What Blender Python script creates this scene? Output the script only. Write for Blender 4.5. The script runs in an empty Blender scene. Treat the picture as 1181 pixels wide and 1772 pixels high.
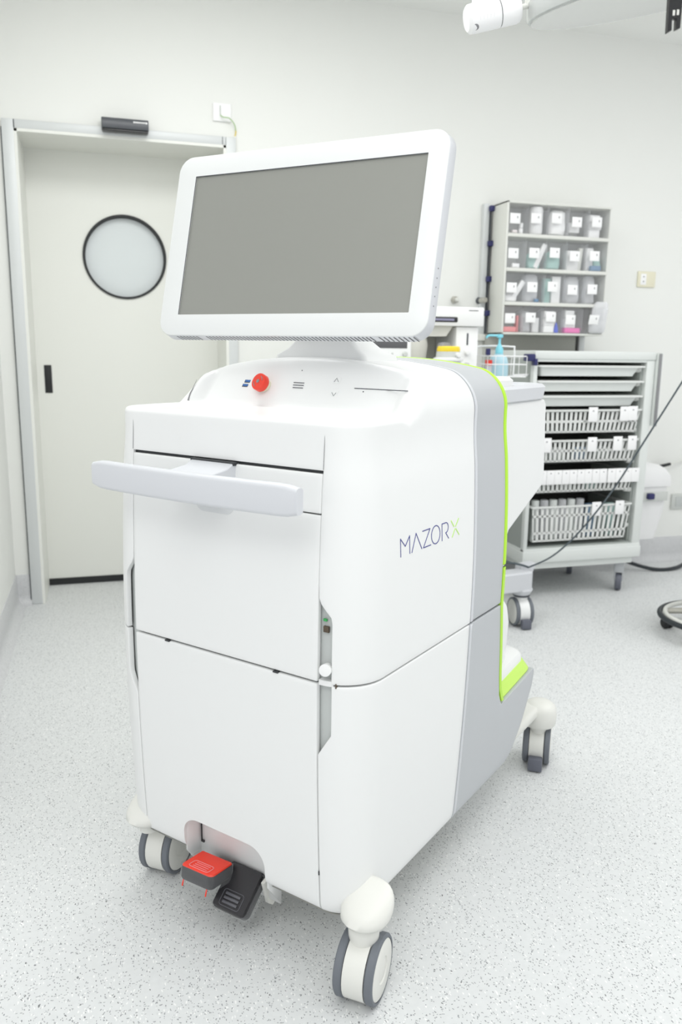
import bpy, bmesh, math, random
from mathutils import Vector, Matrix
random.seed(7)
PI = math.pi
sc = bpy.context.scene
COL = sc.collection
R = math.radians

# ------------------------------------------------------------ materials
def lin(c):
    c /= 255.0
    return c / 12.92 if c <= 0.04045 else ((c + 0.055) / 1.055) ** 2.4

def mat(name, rgb, rough=0.5, metal=0.0, var=0.0, scale=30.0, bump=0.0, spec=0.5, coat=0.0, alpha=1.0):
    m = bpy.data.materials.new(name)
    m.use_nodes = True
    nt = m.node_tree
    b = nt.nodes['Principled BSDF']
    col = (lin(rgb[0]), lin(rgb[1]), lin(rgb[2]), 1)
    b.inputs['Base Color'].default_value = col
    b.inputs['Roughness'].default_value = rough
    b.inputs['Metallic'].default_value = metal
    b.inputs['Specular IOR Level'].default_value = spec
    b.inputs['Coat Weight'].default_value = coat
    if alpha < 1:
        b.inputs['Alpha'].default_value = alpha
    tc = nt.nodes.new('ShaderNodeTexCoord')
    nz = nt.nodes.new('ShaderNodeTexNoise')
    nz.inputs['Scale'].default_value = scale
    nz.inputs['Detail'].default_value = 4
    nt.links.new(tc.outputs['Object'], nz.inputs['Vector'])
    if var > 0:
        mx = nt.nodes.new('ShaderNodeMix'); mx.data_type = 'RGBA'
        mx.inputs[6].default_value = col
        mx.inputs[7].default_value = tuple(c * (1 - var) for c in col[:3]) + (1,)
        nt.links.new(nz.outputs['Fac'], mx.inputs[0])
        nt.links.new(mx.outputs[2], b.inputs['Base Color'])
    else:
        mr = nt.nodes.new('ShaderNodeMapRange')
        mr.inputs['To Min'].default_value = max(0.0, rough - 0.04)
        mr.inputs['To Max'].default_value = min(1.0, rough + 0.04)
        nt.links.new(nz.outputs['Fac'], mr.inputs['Value'])
        nt.links.new(mr.outputs['Result'], b.inputs['Roughness'])
    if bump > 0:
        bp = nt.nodes.new('ShaderNodeBump'); bp.inputs['Strength'].default_value = bump
        bp.inputs['Distance'].default_value = 0.002
        nt.links.new(nz.outputs['Fac'], bp.inputs['Height'])
        nt.links.new(bp.outputs['Normal'], b.inputs['Normal'])
    return m

def clear_mat(name, rgb, fac, rough=0.1, edge=0.5):
    m = bpy.data.materials.new(name); m.use_nodes = True
    nt = m.node_tree; nt.nodes.clear()
    out = nt.nodes.new('ShaderNodeOutputMaterial')
    tr = nt.nodes.new('ShaderNodeBsdfTransparent')
    pb = nt.nodes.new('ShaderNodeBsdfPrincipled')
    pb.inputs['Base Color'].default_value = (lin(rgb[0]), lin(rgb[1]), lin(rgb[2]), 1)
    pb.inputs['Roughness'].default_value = rough
    mx = nt.nodes.new('ShaderNodeMixShader')
    lw = nt.nodes.new('ShaderNodeLayerWeight'); lw.inputs['Blend'].default_value = 0.3
    ad = nt.nodes.new('ShaderNodeMath'); ad.operation = 'MULTIPLY_ADD'
    ad.inputs[1].default_value = edge; ad.inputs[2].default_value = fac; ad.use_clamp = True
    nt.links.new(lw.outputs['Facing'], ad.inputs[0])
    nt.links.new(ad.outputs[0], mx.inputs[0])
    nt.links.new(tr.outputs[0], mx.inputs[1]); nt.links.new(pb.outputs[0], mx.inputs[2])
    nt.links.new(mx.outputs[0], out.inputs['Surface'])
    return m

def floor_mat(name, base, dark, amount=1.0):
    m = bpy.data.materials.new(name); m.use_nodes = True
    nt = m.node_tree; b = nt.nodes['Principled BSDF']
    tc = nt.nodes.new('ShaderNodeTexCoord')
    cur = None
    n0 = nt.nodes.new('ShaderNodeTexNoise'); n0.inputs['Scale'].default_value = 60; n0.inputs['Detail'].default_value = 6
    nt.links.new(tc.outputs['Object'], n0.inputs['Vector'])
    m0 = nt.nodes.new('ShaderNodeMix'); m0.data_type = 'RGBA'
    bl = tuple(lin(c) for c in base)
    m0.inputs[6].default_value = tuple(c * 0.93 for c in bl) + (1,)
    m0.inputs[7].default_value = tuple(min(1, c * 1.05) for c in bl) + (1,)
    nt.links.new(n0.outputs['Fac'], m0.inputs[0])
    cur = m0.outputs[2]
    # three populations of chips: dark, mid grey, white; each stretched along its own direction
    specs = [(190, (1, .48, 1), 0.4, 0.80, 0.30, dark), (210, (.5, 1, 1), 1.9, 0.84, 0.32, (128, 131, 135)),
             (170, (1, .45, 1), 2.6, 0.80, 0.34, (246, 246, 245)), (260, (1, .5, 1), 1.2, 0.88, 0.30, (92, 94, 98)),
             (120, (1, .55, 1), 0.9, 0.93, 0.24, (58, 60, 64))]
    for sca, st, rz, thr, rad, colr in specs:
        mp = nt.nodes.new('ShaderNodeMapping')
        mp.inputs['Rotation'].default_value = (0, 0, rz)
        mp.inputs['Scale'].default_value = st
        nd = nt.nodes.new('ShaderNodeTexNoise'); nd.inputs['Scale'].default_value = 50
        va = nt.nodes.new('ShaderNodeVectorMath'); va.operation = 'MULTIPLY_ADD'
        va.inputs[1].default_value = (0.012, 0.012, 0)
        nt.links.new(tc.outputs['Object'], nd.inputs['Vector'])
        nt.links.new(nd.outputs['Color'], va.inputs[0])
        nt.links.new(tc.outputs['Object'], va.inputs[2])
        nt.links.new(va.outputs[0], mp.inputs['Vector'])
        vo = nt.nodes.new('ShaderNodeTexVoronoi'); vo.voronoi_dimensions = '2D' if False else '3D'
        vo.inputs['Scale'].default_value = sca * 1.35
        nt.links.new(mp.outputs[0], vo.inputs['Vector'])
        sx = nt.nodes.new('ShaderNodeSeparateColor')
        nt.links.new(vo.outputs['Color'], sx.inputs[0])
        g = nt.nodes.new('ShaderNodeMath'); g.operation = 'GREATER_THAN'; g.inputs[1].default_value = thr
        nt.links.new(sx.outputs[0], g.inputs[0])
        l = nt.nodes.new('ShaderNodeMath'); l.operation = 'LESS_THAN'; l.inputs[1].default_value = rad
        nt.links.new(vo.outputs['Distance'], l.inputs[0])
        mu = nt.nodes.new('ShaderNodeMath'); mu.operation = 'MULTIPLY'
        nt.links.new(g.outputs[0], mu.inputs[0]); nt.links.new(l.outputs[0], mu.inputs[1])
        mu2 = nt.nodes.new('ShaderNodeMath'); mu2.operation = 'MULTIPLY'; mu2.inputs[1].default_value = amount
        nt.links.new(mu.outputs[0], mu2.inputs[0])
        mx = nt.nodes.new('ShaderNodeMix'); mx.data_type = 'RGBA'
        mx.inputs[7].default_value = tuple(lin(c) for c in colr) + (1,)
        nt.links.new(mu2.outputs[0], mx.inputs[0]); nt.links.new(cur, mx.inputs[6])
        cur = mx.outputs[2]
    nt.links.new(cur, b.inputs['Base Color'])
    b.inputs['Roughness'].default_value = 0.5
    b.inputs['Specular IOR Level'].default_value = 0.35
    return m

M = {}
M['wall'] = mat('wall_paint', (239, 240, 236), 0.65, var=0.015, scale=3, bump=0.03)
M['wall_cool'] = mat('ceiling_paint', (243, 244, 241), 0.7, var=0.015, scale=3)
M['floor'] = floor_mat('speckled_vinyl', (219, 221, 221), (110, 113, 118), 0.7)
M['cove'] = floor_mat('cove_vinyl', (211, 212, 213), (140, 143, 147), 0.35)
M['door'] = mat('door_laminate', (238, 239, 233), 0.45, var=0.01, scale=4)
M['alu'] = mat('painted_aluminium', (217, 220, 220), 0.4, metal=0.1, var=0.02, scale=10)
M['black'] = mat('black_rubber', (34, 36, 38), 0.55, var=0.1)
M['black_gloss'] = mat('black_plastic', (40, 40, 42), 0.25, var=0.1)
M['sensor'] = mat('sensor_grey', (82, 85, 90), 0.35, var=0.05)
M['pane'] = mat('corridor_lit_pane', (226, 232, 233), 0.25, var=0.02, scale=2)  # light of the corridor behind is put into the pane colour
M['white'] = mat('machine_white', (237, 238, 237), 0.33, scale=200, spec=0.4)
M['white_bezel'] = mat('bezel_white', (229, 231, 230), 0.38, scale=200, spec=0.4)
M['offwhite'] = mat('castor_white', (228, 228, 222), 0.42, scale=100)
M['silver'] = mat('silver_paint', (189, 192, 195), 0.42, metal=0.0, var=0.02, scale=300, spec=0.45)
M['silver_dk'] = mat('silver_edge', (212, 214, 218), 0.35, scale=100)
M['green'] = mat('lime_trim', (186, 236, 60), 0.4, var=0.02)
M['green_lt'] = mat('lime_pad', (202, 240, 110), 0.45, var=0.02)
M['gap'] = mat('shadow_gap_liner', (60, 62, 64), 0.7)
M['core'] = mat('inner_chassis', (196, 200, 198), 0.6, var=0.03)
M['screen'] = mat('screen_reflection', (147, 148, 142), 0.3, spec=0.35, var=0.01, scale=2)  # reflection of the room painted in as an even grey
M['tyre'] = mat('grey_tyre', (112, 117, 124), 0.6, var=0.06, scale=200)
M['tyre_dk'] = mat('brake_tab_grey', (102, 105, 116), 0.5, var=0.04)
M['red'] = mat('stop_red', (238, 62, 42), 0.35, var=0.03)
M['redpad'] = mat('pedal_red', (246, 66, 46), 0.4, var=0.02)
M['grey_mark'] = mat('grey_mark', (140, 140, 142), 0.5)
M['usb'] = mat('usb_blue', (50, 105, 175), 0.4)
M['ink'] = mat('navy_ink', (62, 66, 138), 0.5)
M['ink_green'] = mat('lime_ink', (190, 232, 120), 0.5)
M['line'] = mat('dark_line', (74, 78, 84), 0.5)
M['pale_line'] = mat('pale_line', (222, 224, 225), 0.4)
M['wrap'] = clear_mat('clear_wrap', (225, 228, 230), 0.05, 0.12, 0.22)
M['pedal_black'] = mat('pedal_black', (46, 45, 48), 0.3, var=0.15, scale=60, bump=0.1)
M['pedal_grip'] = mat('pedal_grip', (92, 93, 98), 0.35, var=0.05)
M['cart'] = mat('cart_enamel', (226, 230, 227), 0.42, var=0.015, scale=8)
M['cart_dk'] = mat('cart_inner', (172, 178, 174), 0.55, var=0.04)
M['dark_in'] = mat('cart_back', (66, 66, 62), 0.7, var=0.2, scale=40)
M['basket'] = mat('basket_plastic', (232, 234, 231), 0.45, var=0.01)
M['paper'] = mat('card_paper', (250, 250, 250), 0.6, var=0.01)
M['text'] = mat('card_print', (150, 150, 152), 0.6)
M['navy'] = mat('navy_clip', (44, 46, 98), 0.4)
M['clear'] = clear_mat('clear_plastic', (238, 240, 244), 0.10, 0.08, 0.25)
M['clear2'] = clear_mat('clear_bag', (240, 241, 244), 0.55, 0.25)
M['cab'] = mat('cabinet_enamel', (226, 227, 221), 0.45, var=0.01)
M['cab_in'] = mat('cabinet_inside', (232, 233, 232), 0.6, var=0.03)
M['shade_panel'] = mat('wall_shade_panel', (200, 201, 194), 0.6, var=0.02)
M['pink'] = mat('pink_box', (240, 120, 190), 0.45, var=0.02)
M['rose'] = mat('rose_pack', (240, 150, 152), 0.5, var=0.05)
M['tealpack'] = mat('teal_pack', (176, 210, 204), 0.5, var=0.08)
M['bluepack'] = mat('blue_pack', (120, 150, 180), 0.5, var=0.08)
M['royal'] = mat('royal_blue', (78, 100, 215), 0.4)
M['soap'] = mat('soap_bottle', (188, 224, 236), 0.35, var=0.02)
M['pump'] = mat('soap_pump', (140, 222, 238), 0.35)
M['yellow'] = mat('yellow_lid', (250, 220, 60), 0.4)
M['metal'] = mat('brushed_steel', (190, 188, 180), 0.3, metal=0.8)
M['cable'] = mat('cable_grey', (74, 84, 90), 0.5)
M['cable_blk'] = mat('hose_black', (44, 50, 54), 0.5)
M['cream'] = mat('socket_cream', (232, 228, 204), 0.45)
M['socket_grey'] = mat('socket_grey', (205, 208, 204), 0.45)
M['yg'] = mat('earth_wire_green', (180, 205, 160), 0.5)
M['yy'] = mat('earth_wire_yellow', (228, 208, 120), 0.5)
M['bin'] = mat('bin_white', (238, 238, 238), 0.4, var=0.01)
M['lampglass'] = clear_mat('lamp_glass', (236, 238, 236), 0.35, 0.1)
M['lamprim'] = mat('lamp_rim', (205, 208, 206), 0.35, metal=0.1)
M['green_led'] = mat('port_green', (60, 170, 90), 0.4)
M['bronze'] = mat('port_bronze', (96, 84, 70), 0.4, metal=0.3)
M['anes'] = mat('machine_pale', (240, 241, 240), 0.4, var=0.01)
M['anes_grey'] = mat('machine_grey', (214, 214, 206), 0.5, var=0.02)
M['lilac'] = mat('slot_lilac', (140, 138, 165), 0.4)
M['disp'] = mat('dark_display', (92, 92, 94), 0.3)
M['chip'] = mat('tint_pink_wall', (240, 232, 232), 0.6)

# ------------------------------------------------------------ mesh helpers
def obj(name, bm, m, parent=None, angle=38, mods=None, label=None):
    me = bpy.data.meshes.new(name)
    bmesh.ops.recalc_face_normals(bm, faces=bm.faces[:])
    bm.to_mesh(me); bm.free()
    for p in me.polygons:
        p.use_smooth = True
    try:
        me.set_sharp_from_angle(angle=R(angle))
    except Exception:
        pass
    o = bpy.data.objects.new(name, me)
    if m is not None:
        me.materials.append(M[m] if isinstance(m, str) else m)
    COL.objects.link(o)
    if parent is not None:
        o.parent = parent
    if label:
        o['label'] = label
    return o

def B():
    return bmesh.new()

def xf(verts, mtx):
    for v in verts:
        v.co = mtx @ v.co

def box(bm, x0, x1, y0, y1, z0, z1, r=0.0, seg=2, mtx=None):
    d = bmesh.ops.create_cube(bm, size=1.0)
    vs = d['verts']
    for v in vs:
        v.co = Vector(((x0 + x1) / 2 + v.co.x * (x1 - x0), (y0 + y1) / 2 + v.co.y * (y1 - y0), (z0 + z1) / 2 + v.co.z * (z1 - z0)))
    if r > 0:
        r = min(r, 0.49 * min(abs(x1 - x0), abs(y1 - y0), abs(z1 - z0)))
        es = list({e for v in vs for e in v.link_edges})
        res = bmesh.ops.bevel(bm, geom=es, offset=r, segments=seg, affect='EDGES', profile=0.5)
        vs = list({v for f in res['faces'] for v in f.verts} | {v for v in vs if v.is_valid})
        # gather the whole island
        seen = set(vs); st = list(vs)
        while st:
            v = st.pop()
            for e in v.link_edges:
                w = e.other_vert(v)
                if w not in seen:
                    seen.add(w); st.append(w)
        vs = list(seen)
    if mtx is not None:
        xf(vs, mtx)
    return vs

def frame_z(axis):
    a = Vector(axis).normalized()
    h = Vector((0, 0, 1)) if abs(a.z) < 0.9 else Vector((1, 0, 0))
    x = h.cross(a).normalized(); y = a.cross(x)
    return x, y, a

def lathe(bm, prof, origin, axis=(0, 0, 1), seg=32, closed=False, cap=True):
    """prof: (radius, distance along axis)"""
    x, y, a = frame_z(axis); o = Vector(origin)
    rings = []
    for r, h in prof:
        if r < 1e-6:
            rings.append([bm.verts.new(o + a * h)])
        else:
            rings.append([bm.verts.new(o + a * h + (x * math.cos(2 * PI * i / seg) + y * math.sin(2 * PI * i / seg)) * r) for i in range(seg)])
    n = len(rings)
    for k in range(n if closed else n - 1):
        p, q = rings[k], rings[(k + 1) % n]
        if len(p) == 1 and len(q) == 1:
            continue
        for i in range(seg):
            j = (i + 1) % seg
            if len(p) == 1:
                bm.faces.new((p[0], q[i], q[j]))
            elif len(q) == 1:
                bm.faces.new((p[i], p[j], q[0]))
            else:
                bm.faces.new((p[i], p[j], q[j], q[i]))
    if cap and not closed:
        for rg in (rings[0], rings[-1]):
            if len(rg) > 2:
                bm.faces.new(rg)
    return [v for r_ in rings for v in r_]

def cyl(bm, p0, p1, r0, r1=None, seg=20, bev=0.0):
    p0 = Vector(p0); p1 = Vector(p1); L = (p1 - p0).length
    r1 = r0 if r1 is None else r1
    if bev > 0:
        prof = [(r0 - bev, 0), (r0, bev), (r1, L - bev), (r1 - bev, L)]
    else:
        prof = [(r0, 0), (r1, L)]
    return lathe(bm, prof, p0, p1 - p0, seg)

def tube(bm, pts, r, seg=8, caps=True, closed=False):
    pts = [Vector(p) for p in pts]
    n = len(pts); rings = []
    prev = None
    for i, p in enumerate(pts):
        if closed:
            t = (pts[(i + 1) % n] - pts[i - 1]).normalized()
        else:
            t = (pts[min(i + 1, n - 1)] - pts[max(i - 1, 0)]).normalized()
        if prev is None:
            x, y, _ = frame_z(t)
        else:
            x = (prev - t * prev.dot(t))
            if x.length < 1e-6:
                x, y, _ = frame_z(t)
            x.normalize(); y = t.cross(x)
        prev = x
        rr = r[i] if isinstance(r, (list, tuple)) else r
        rings.append([bm.verts.new(p + (x * math.cos(2 * PI * k / seg) + y * math.sin(2 * PI * k / seg)) * rr) for k in range(seg)])
    for i in range(n if closed else n - 1):
        a, b = rings[i], rings[(i + 1) % n]
        for k in range(seg):
            l = (k + 1) % seg
            bm.faces.new((a[k], a[l], b[l], b[k]))
    if caps and not closed:
        bm.faces.new(rings[0]); bm.faces.new(rings[-1])

def spline(ctrl, n=12):
    P = [Vector(p) for p in ctrl]
    out = []
    for i in range(len(P) - 1):
        p0 = P[max(i - 1, 0)]; p1 = P[i]; p2 = P[i + 1]; p3 = P[min(i + 2, len(P) - 1)]
        for k in range(n):
            t = k / n
            out.append(0.5 * ((2 * p1) + (-p0 + p2) * t + (2 * p0 - 5 * p1 + 4 * p2 - p3) * t * t + (-p0 + 3 * p1 - 3 * p2 + p3) * t ** 3))
    out.append(P[-1])
    return out

def prism(bm, pts, fn, d0, d1):
    """pts: 2D outline; fn(p,q,d) -> 3D"""
    a = [bm.verts.new(fn(p, q, d0)) for p, q in pts]
    b = [bm.verts.new(fn(p, q, d1)) for p, q in pts]
    bm.faces.new(a); bm.faces.new(b)
    n = len(pts)
    for i in range(n):
        j = (i + 1) % n
        bm.faces.new((a[i], a[j], b[j], b[i]))
    return a + b

def rrect(x0, x1, y0, y1, r, seg=6):
    out = []
    rr = r if isinstance(r, (list, tuple)) else (r, r, r, r)   # corners: (x0,y0),(x1,y0),(x1,y1),(x0,y1)
    for (cx, cy, a0, q) in ((x0, y0, PI, rr[0]), (x1, y0, 1.5 * PI, rr[1]), (x1, y1, 0, rr[2]), (x0, y1, 0.5 * PI, rr[3])):
        sx = 1 if cx == x0 else -1; sy = 1 if cy == y0 else -1
        ox, oy = cx + sx * q, cy + sy * q
        if q <= 1e-6:
            out.append((cx, cy)); continue
        for k in range(seg + 1):
            t = a0 + 0.5 * PI * k / seg
            out.append((ox + q * math.cos(t), oy + q * math.sin(t)))
    return out

def loft(bm, sections, cap=True):
    """sections: list of equal-length loops of 3D points"""
    rs = [[bm.verts.new(p) for p in s] for s in sections]
    n = len(rs[0])
    for a, b in zip(rs[:-1], rs[1:]):
        for i in range(n):
            j = (i + 1) % n
            bm.faces.new((a[i], a[j], b[j], b[i]))
    if cap:
        bm.faces.new(rs[0]); bm.faces.new(rs[-1])
    return [v for r_ in rs for v in r_]

def grid(bm, rows):
    g = [[bm.verts.new(p) for p in r_] for r_ in rows]
    for a, b in zip(g[:-1], g[1:]):
        for i in range(len(a) - 1):
            bm.faces.new((a[i], a[i + 1], b[i + 1], b[i]))
    return g

def empty(name, loc, rz=0.0, label=None, cat=None, group=None):
    o = bpy.data.objects.new(name, None)
    o.empty_display_size = 0.05
    COL.objects.link(o)
    o.location = loc; o.rotation_euler = (0, 0, rz)
    if label: o['label'] = label
    if cat: o['category'] = cat
    if group: o['group'] = group
    return o

def tag(o, label, cat, group=None, kind=None):
    o['label'] = label; o['category'] = cat
    if group: o['group'] = group
    if kind: o['kind'] = kind
    return o

def struct(name, bm, m, parent=None, angle=38):
    o = obj(name, bm, m, parent, angle)
    if parent is None:
        o['kind'] = 'structure'
    return o

def copy_tree(o, parent=None):
    c = o.copy(); COL.objects.link(c); c.parent = parent
    for ch in list(o.children):
        copy_tree(ch, c)
    return c

def bevel(o, w, seg=2, ang=40):
    m = o.modifiers.new('bev', 'BEVEL'); m.width = w; m.segments = seg
    m.limit_method = 'ANGLE'; m.angle_limit = R(ang); m.harden_normals = False
    return o

def solid(o, th, off=-1.0):
    m = o.modifiers.new('sol', 'SOLIDIFY'); m.thickness = th; m.offset = off
    return o

# ------------------------------------------------------------ room
YW = 4.095; XL = -0.455; ZC = 2.885; YF = -2.6; XR = 5.2
DX0, DX1, DZ = -0.335, 0.601, 2.186      # door opening
YD = 4.40                                # door leaf face

bm = B(); box(bm, -2.6, XR, YF, YW + 0.7, -0.1, 0.0); struct('floor', bm, 'floor')
bm = B(); box(bm, -2.6, XR, YF, YW + 0.15, ZC, ZC + 0.1); struct('ceiling', bm, 'wall_cool')
YL = 1.9
bm = B(); box(bm, XL - 0.15, XL, YL, YW + 0.7, 0, ZC); struct('wall_left', bm, 'wall')
bm = B()
T = 0.45
box(bm, XL, DX0 - 0.0, YW, YW + T, 0, ZC)
box(bm, DX1, XR, YW, YW + T, 0, ZC)
box(bm, DX0, DX1, YW, YW + T, DZ, ZC)
struct('wall_back', bm, 'wall')

# cove skirting
def cove(bm, p0, p1, nrm, h=0.149):
    p0 = Vector(p0); p1 = Vector(p1); n = Vector(nrm)
    prof = [(0, h), (0.004, h), (0.006, h - 0.004), (0.006, 0.045)]
    for k in range(7):
        t = 0.5 * PI * k / 6
        prof.append((0.006 + 0.04 * (1 - math.cos(t)), 0.045 - 0.043 * math.sin(t)))
    prof.append((0.046, 0.0)); prof.append((0, 0.0))
    prism(bm, prof, lambda a, b, d: p0 + (p1 - p0) * d + n * a + Vector((0, 0, b)), 0, 1)
bm = B(); cove(bm, (XL, YL, 0), (XL, YW, 0), (1, 0, 0)); struct('baseboard_left', bm, 'cove')
bm = B(); cove(bm, (XL, YW, 0), (DX0 - 0.05, YW, 0), (0, -1, 0)); cove(bm, (DX1 + 0.05, YW, 0), (XR, YW, 0), (0, -1, 0))
struct('baseboard_back', bm, 'cove')

# door frame (trim_1): two jambs and a header in aluminium with inner lining
bm = B()
fy = YW - 0.02
box(bm, -0.386, DX0, fy, YW + 0.002, 0, 2.224, 0.004)
box(bm, DX1, 0.648, fy, YW + 0.002, 0, 2.224, 0.004)
box(bm, DX0 + 0.001, DX1 - 0.001, fy, YW + 0.002, DZ, 2.224, 0.004)
struct('trim_1', bm, 'alu')
bm = B()
box(bm, DX0 - 0.001, DX0 + 0.012, YW - 0.018, YD + 0.06, 0, DZ)
box(bm, DX1 - 0.012, DX1 + 0.001, YW - 0.018, YD + 0.06, 0, DZ)
box(bm, DX0, DX1, YW - 0.018, YD + 0.06, DZ - 0.012, DZ + 0.001)
struct('trim_2', bm, 'door')
bm = B()   # dark joint lines where the header cover meets the jambs, and behind the left jamb
box(bm, -0.335, -0.332, fy - 0.001, fy + 0.004, DZ + 0.002, 2.222)
box(bm, 0.583, 0.586, fy - 0.001, fy + 0.004, DZ + 0.002, 2.222)
box(bm, -0.3905, -0.3865, YW - 0.012, YW, 0.0, 2.19)
struct('trim_3', bm, 'line')

# door leaf with a round hole
bm = B()
cx, cz, rh = 0.129, 1.690, 0.196
N = 64
x0, x1, z0, z1 = DX0 + 0.0, DX1, 0.035, DZ
def ring_pts(y):
    inner = []; outer = []
    for i in range(N):
        t = 2 * PI * i / N
        c, s = math.cos(t), math.sin(t)
        inner.append(Vector((cx + rh * c, y, cz + rh * s)))
        # square ring around hole
        q = 0.25 / max(abs(c), abs(s))
        outer.append(Vector((cx + q * c, y, cz + q * s)))
    return inner, outer
f_in, f_out = ring_pts(YD); b_in, b_out = ring_pts(YD + 0.045)
vi = [bm.verts.new(p) for p in f_in]; vo = [bm.verts.new(p) for p in f_out]; wi = [bm.verts.new(p) for p in b_in]
for i in range(N):
    j = (i + 1) % N
    bm.faces.new((vi[i], vi[j], vo[j], vo[i])); bm.faces.new((vi[i], vi[j], wi[j], wi[i]))
for (a, b, c, d) in ((x0, cx - 0.25, z0, z1), (cx + 0.25, x1, z0, z1), (cx - 0.25, cx + 0.25, z0, cz - 0.25), (cx - 0.25, cx + 0.25, cz + 0.25, z1)):
    bm.faces.new([bm.verts.new(p) for p in ((a, YD, c), (b, YD, c), (b, YD, d), (a, YD, d))])
for (a, b, c, d) in ((x0, x1, z0, z0), (x0, x1, z1, z1)):
    bm.faces.new([bm.verts.new(p) for p in ((a, YD, c), (b, YD, c), (b, YD + 0.045, c), (a, YD + 0.045, c))])
door = struct('door_1', bm, 'door', angle=1)
bm = B(); lathe(bm, [(0.2045, -0.007), (0.2045, 0.002), (0.190, 0.034), (0.190, 0.04), (0.196, 0.04), (0.194, 0.002), (0.1935, -0.007)], (cx, YD, cz), (0, 1, 0), 96, closed=True)
obj('window_ring', bm, 'black', door, label='black round window gasket')
bm = B(); lathe(bm, [(0.1955, 0.03), (0.1955, 0.036)], (cx, YD, cz), (0, 1, 0), 96); obj('window_pane', bm, 'pane', door, label='round pane painted pale for the lit corridor behind')
bm = B(); box(bm, -0.288, -0.252, YD - 0.004, YD + 0.01, 1.012, 1.152, 0.003); obj('pull_recess', bm, 'black', door, label='black recessed finger pull')
bm = B(); box(bm, x0, x1, YD - 0.004, YD + 0.02, 0.0, 0.036); obj('bottom_seal', bm, 'black', door, label='black rubber bottom seal')

# automatic door sensor on header
t = empty('door_sensor', (0.141, YW - 0.02, 2.23), 0, 'dark grey motion sensor box mounted on the aluminium door header', 'sensor')
bm = B(); prism(bm, [(0, -0.026), (-0.045, -0.022), (-0.05, 0.0), (-0.04, 0.024), (0, 0.026)], lambda y, z, d: Vector((d, y, z)), -0.103, 0.103)
o = obj('housing', bm, 'sensor', t); bevel(o, 0.003)
bm = B(); box(bm, -0.1, 0.1, -0.047, -0.01, -0.034, -0.0245, 0.002); obj('lens_strip', bm, 'black_gloss', t, label='dark lens strip')
bm = B()
for k in range(7):
    box(bm, 0.036 + k * 0.0075, 0.0415 + k * 0.0075, -0.0498, -0.0462, 0.006, 0.012)
cyl(bm, (0.093, -0.0485, 0.009), (0.093, -0.046, 0.009), 0.0045, seg=12)
obj('mark', bm, 'paper', t, label='small white printed mark')

# earth-wire outlet above frame
t = empty('wall_outlet_box', (0.586, YW, 2.331), 0, 'white square wall outlet with a thin wire above the door frame', 'outlet')
bm = B(); box(bm, -0.043, 0.043, -0.012, 0, -0.04, 0.04, 0.004); obj('plate', bm, 'paper', t)
bm = B(); box(bm, -0.012, -0.006, -0.0145, -0.011, -0.012, 0.028, 0.001); obj('slot', bm, 'socket_grey', t)
bm = B(); tube(bm, spline([(-0.008, -0.013, -0.014), (0.002, -0.03, -0.026), (0.03, -0.035, -0.03), (0.055, -0.02, -0.05), (0.064, -0.008, -0.075)], 8), 0.0028)
obj('wire', bm, 'yg', t, label='pale green wire end')
bm = B(); tube(bm, spline([(0.064, -0.008, -0.075), (0.063, -0.005, -0.088), (0.06, -0.004, -0.1)], 6), 0.0032); obj('wire', bm, 'yy', t, label='yellow wire band')
bm = B(); box(bm, 0.054, 0.063, -0.012, 0, -0.36, -0.1, 0.002); obj('conduit', bm, 'door', t)

# ------------------------------------------------------------ the robot workstation (local a right, b back, z up)
HEAD = R(50)
uu = Vector((math.cos(HEAD), -math.sin(HEAD), 0)); vv = Vector((math.sin(HEAD), math.cos(HEAD), 0))
ORG = uu * -1.053 + vv * 1.16
ROB = empty('surgical_workstation', (ORG.x, ORG.y, 0), -HEAD,
            'large white and silver surgical robot workstation on castors with lime green trim and monitor', 'medical machine')

def interp(tab, z):
    if z <= tab[0][0]: return tab[0][1]
    for (z0_, a), (z1_, b) in zip(tab[:-1], tab[1:]):
        if z <= z1_:
            t_ = (z - z0_) / (z1_ - z0_)
            return a + (b - a) * t_
    return tab[-1][1]
def Wd(z):   # half width, smooth
    if z <= 0.68: 
        k = (0.68 - z) / 0.505
        return 0.331 - 0.014 * min(1, k) ** 2
    k = (z - 0.68) / 0.44
    return 0.331 - 0.025 * min(1.1, k) ** 2
def Fr(z):   # forward bulge of the front
    k = (z - 0.62) / 0.49
    return 0.017 * max(0.0, 1 - k * k)
ZSB = 0.156
def botr(z):   # inward curve towards the underside
    if z >= ZSB + 0.03: return 0.0
    k = (ZSB + 0.03 - z) / 0.03
    return 0.012 * (1 - math.sqrt(max(0, 1 - min(1, k) ** 2)))
def peri(t, z, inset=0.0):
    """t: |t|<=1 front, 1..2 corner, >2 side (b = r + t - 2)"""
    s = -1 if t < 0 else 1
    t = abs(t)
    W = Wd(z) - botr(z); F = -Fr(z) + botr(z)
    r = W - 0.243
    if t <= 1:
        a, b = 0.243 * t, F
        n = (0, -1)
    elif t <= 2:
        th = (t - 1) * PI / 2
        a = 0.243 + r * math.sin(th); b = F + r * (1 - math.cos(th)); n = (math.sin(th), -math.cos(th))
    else:
        a = W; b = F + r + (t - 2); n = (1, 0)
    return Vector((s * (a - n[0] * inset), b - n[1] * inset, z)), Vector((s * n[0], n[1], 0))
def tside(bv, z):
    """t so that the side point has given b"""
    return 2 + bv + Fr(z) - (Wd(z) - 0.243)

def lin_(a, b, n):
    return [a + (b - a) * i / (n - 1) for i in range(n)]
def tlist(t0, t1):
    out = [t0]
    marks = [-2 + 0.125 * k for k in range(-0, 9)] + [1 + 0.125 * k for k in range(0, 9)] + [-0.5, 0, 0.5]
    for m_ in sorted(marks):
        if t0 + 0.03 < m_ < t1 - 0.03:
            out.append(m_)
    out.append(t1)
    return sorted(out)

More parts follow.
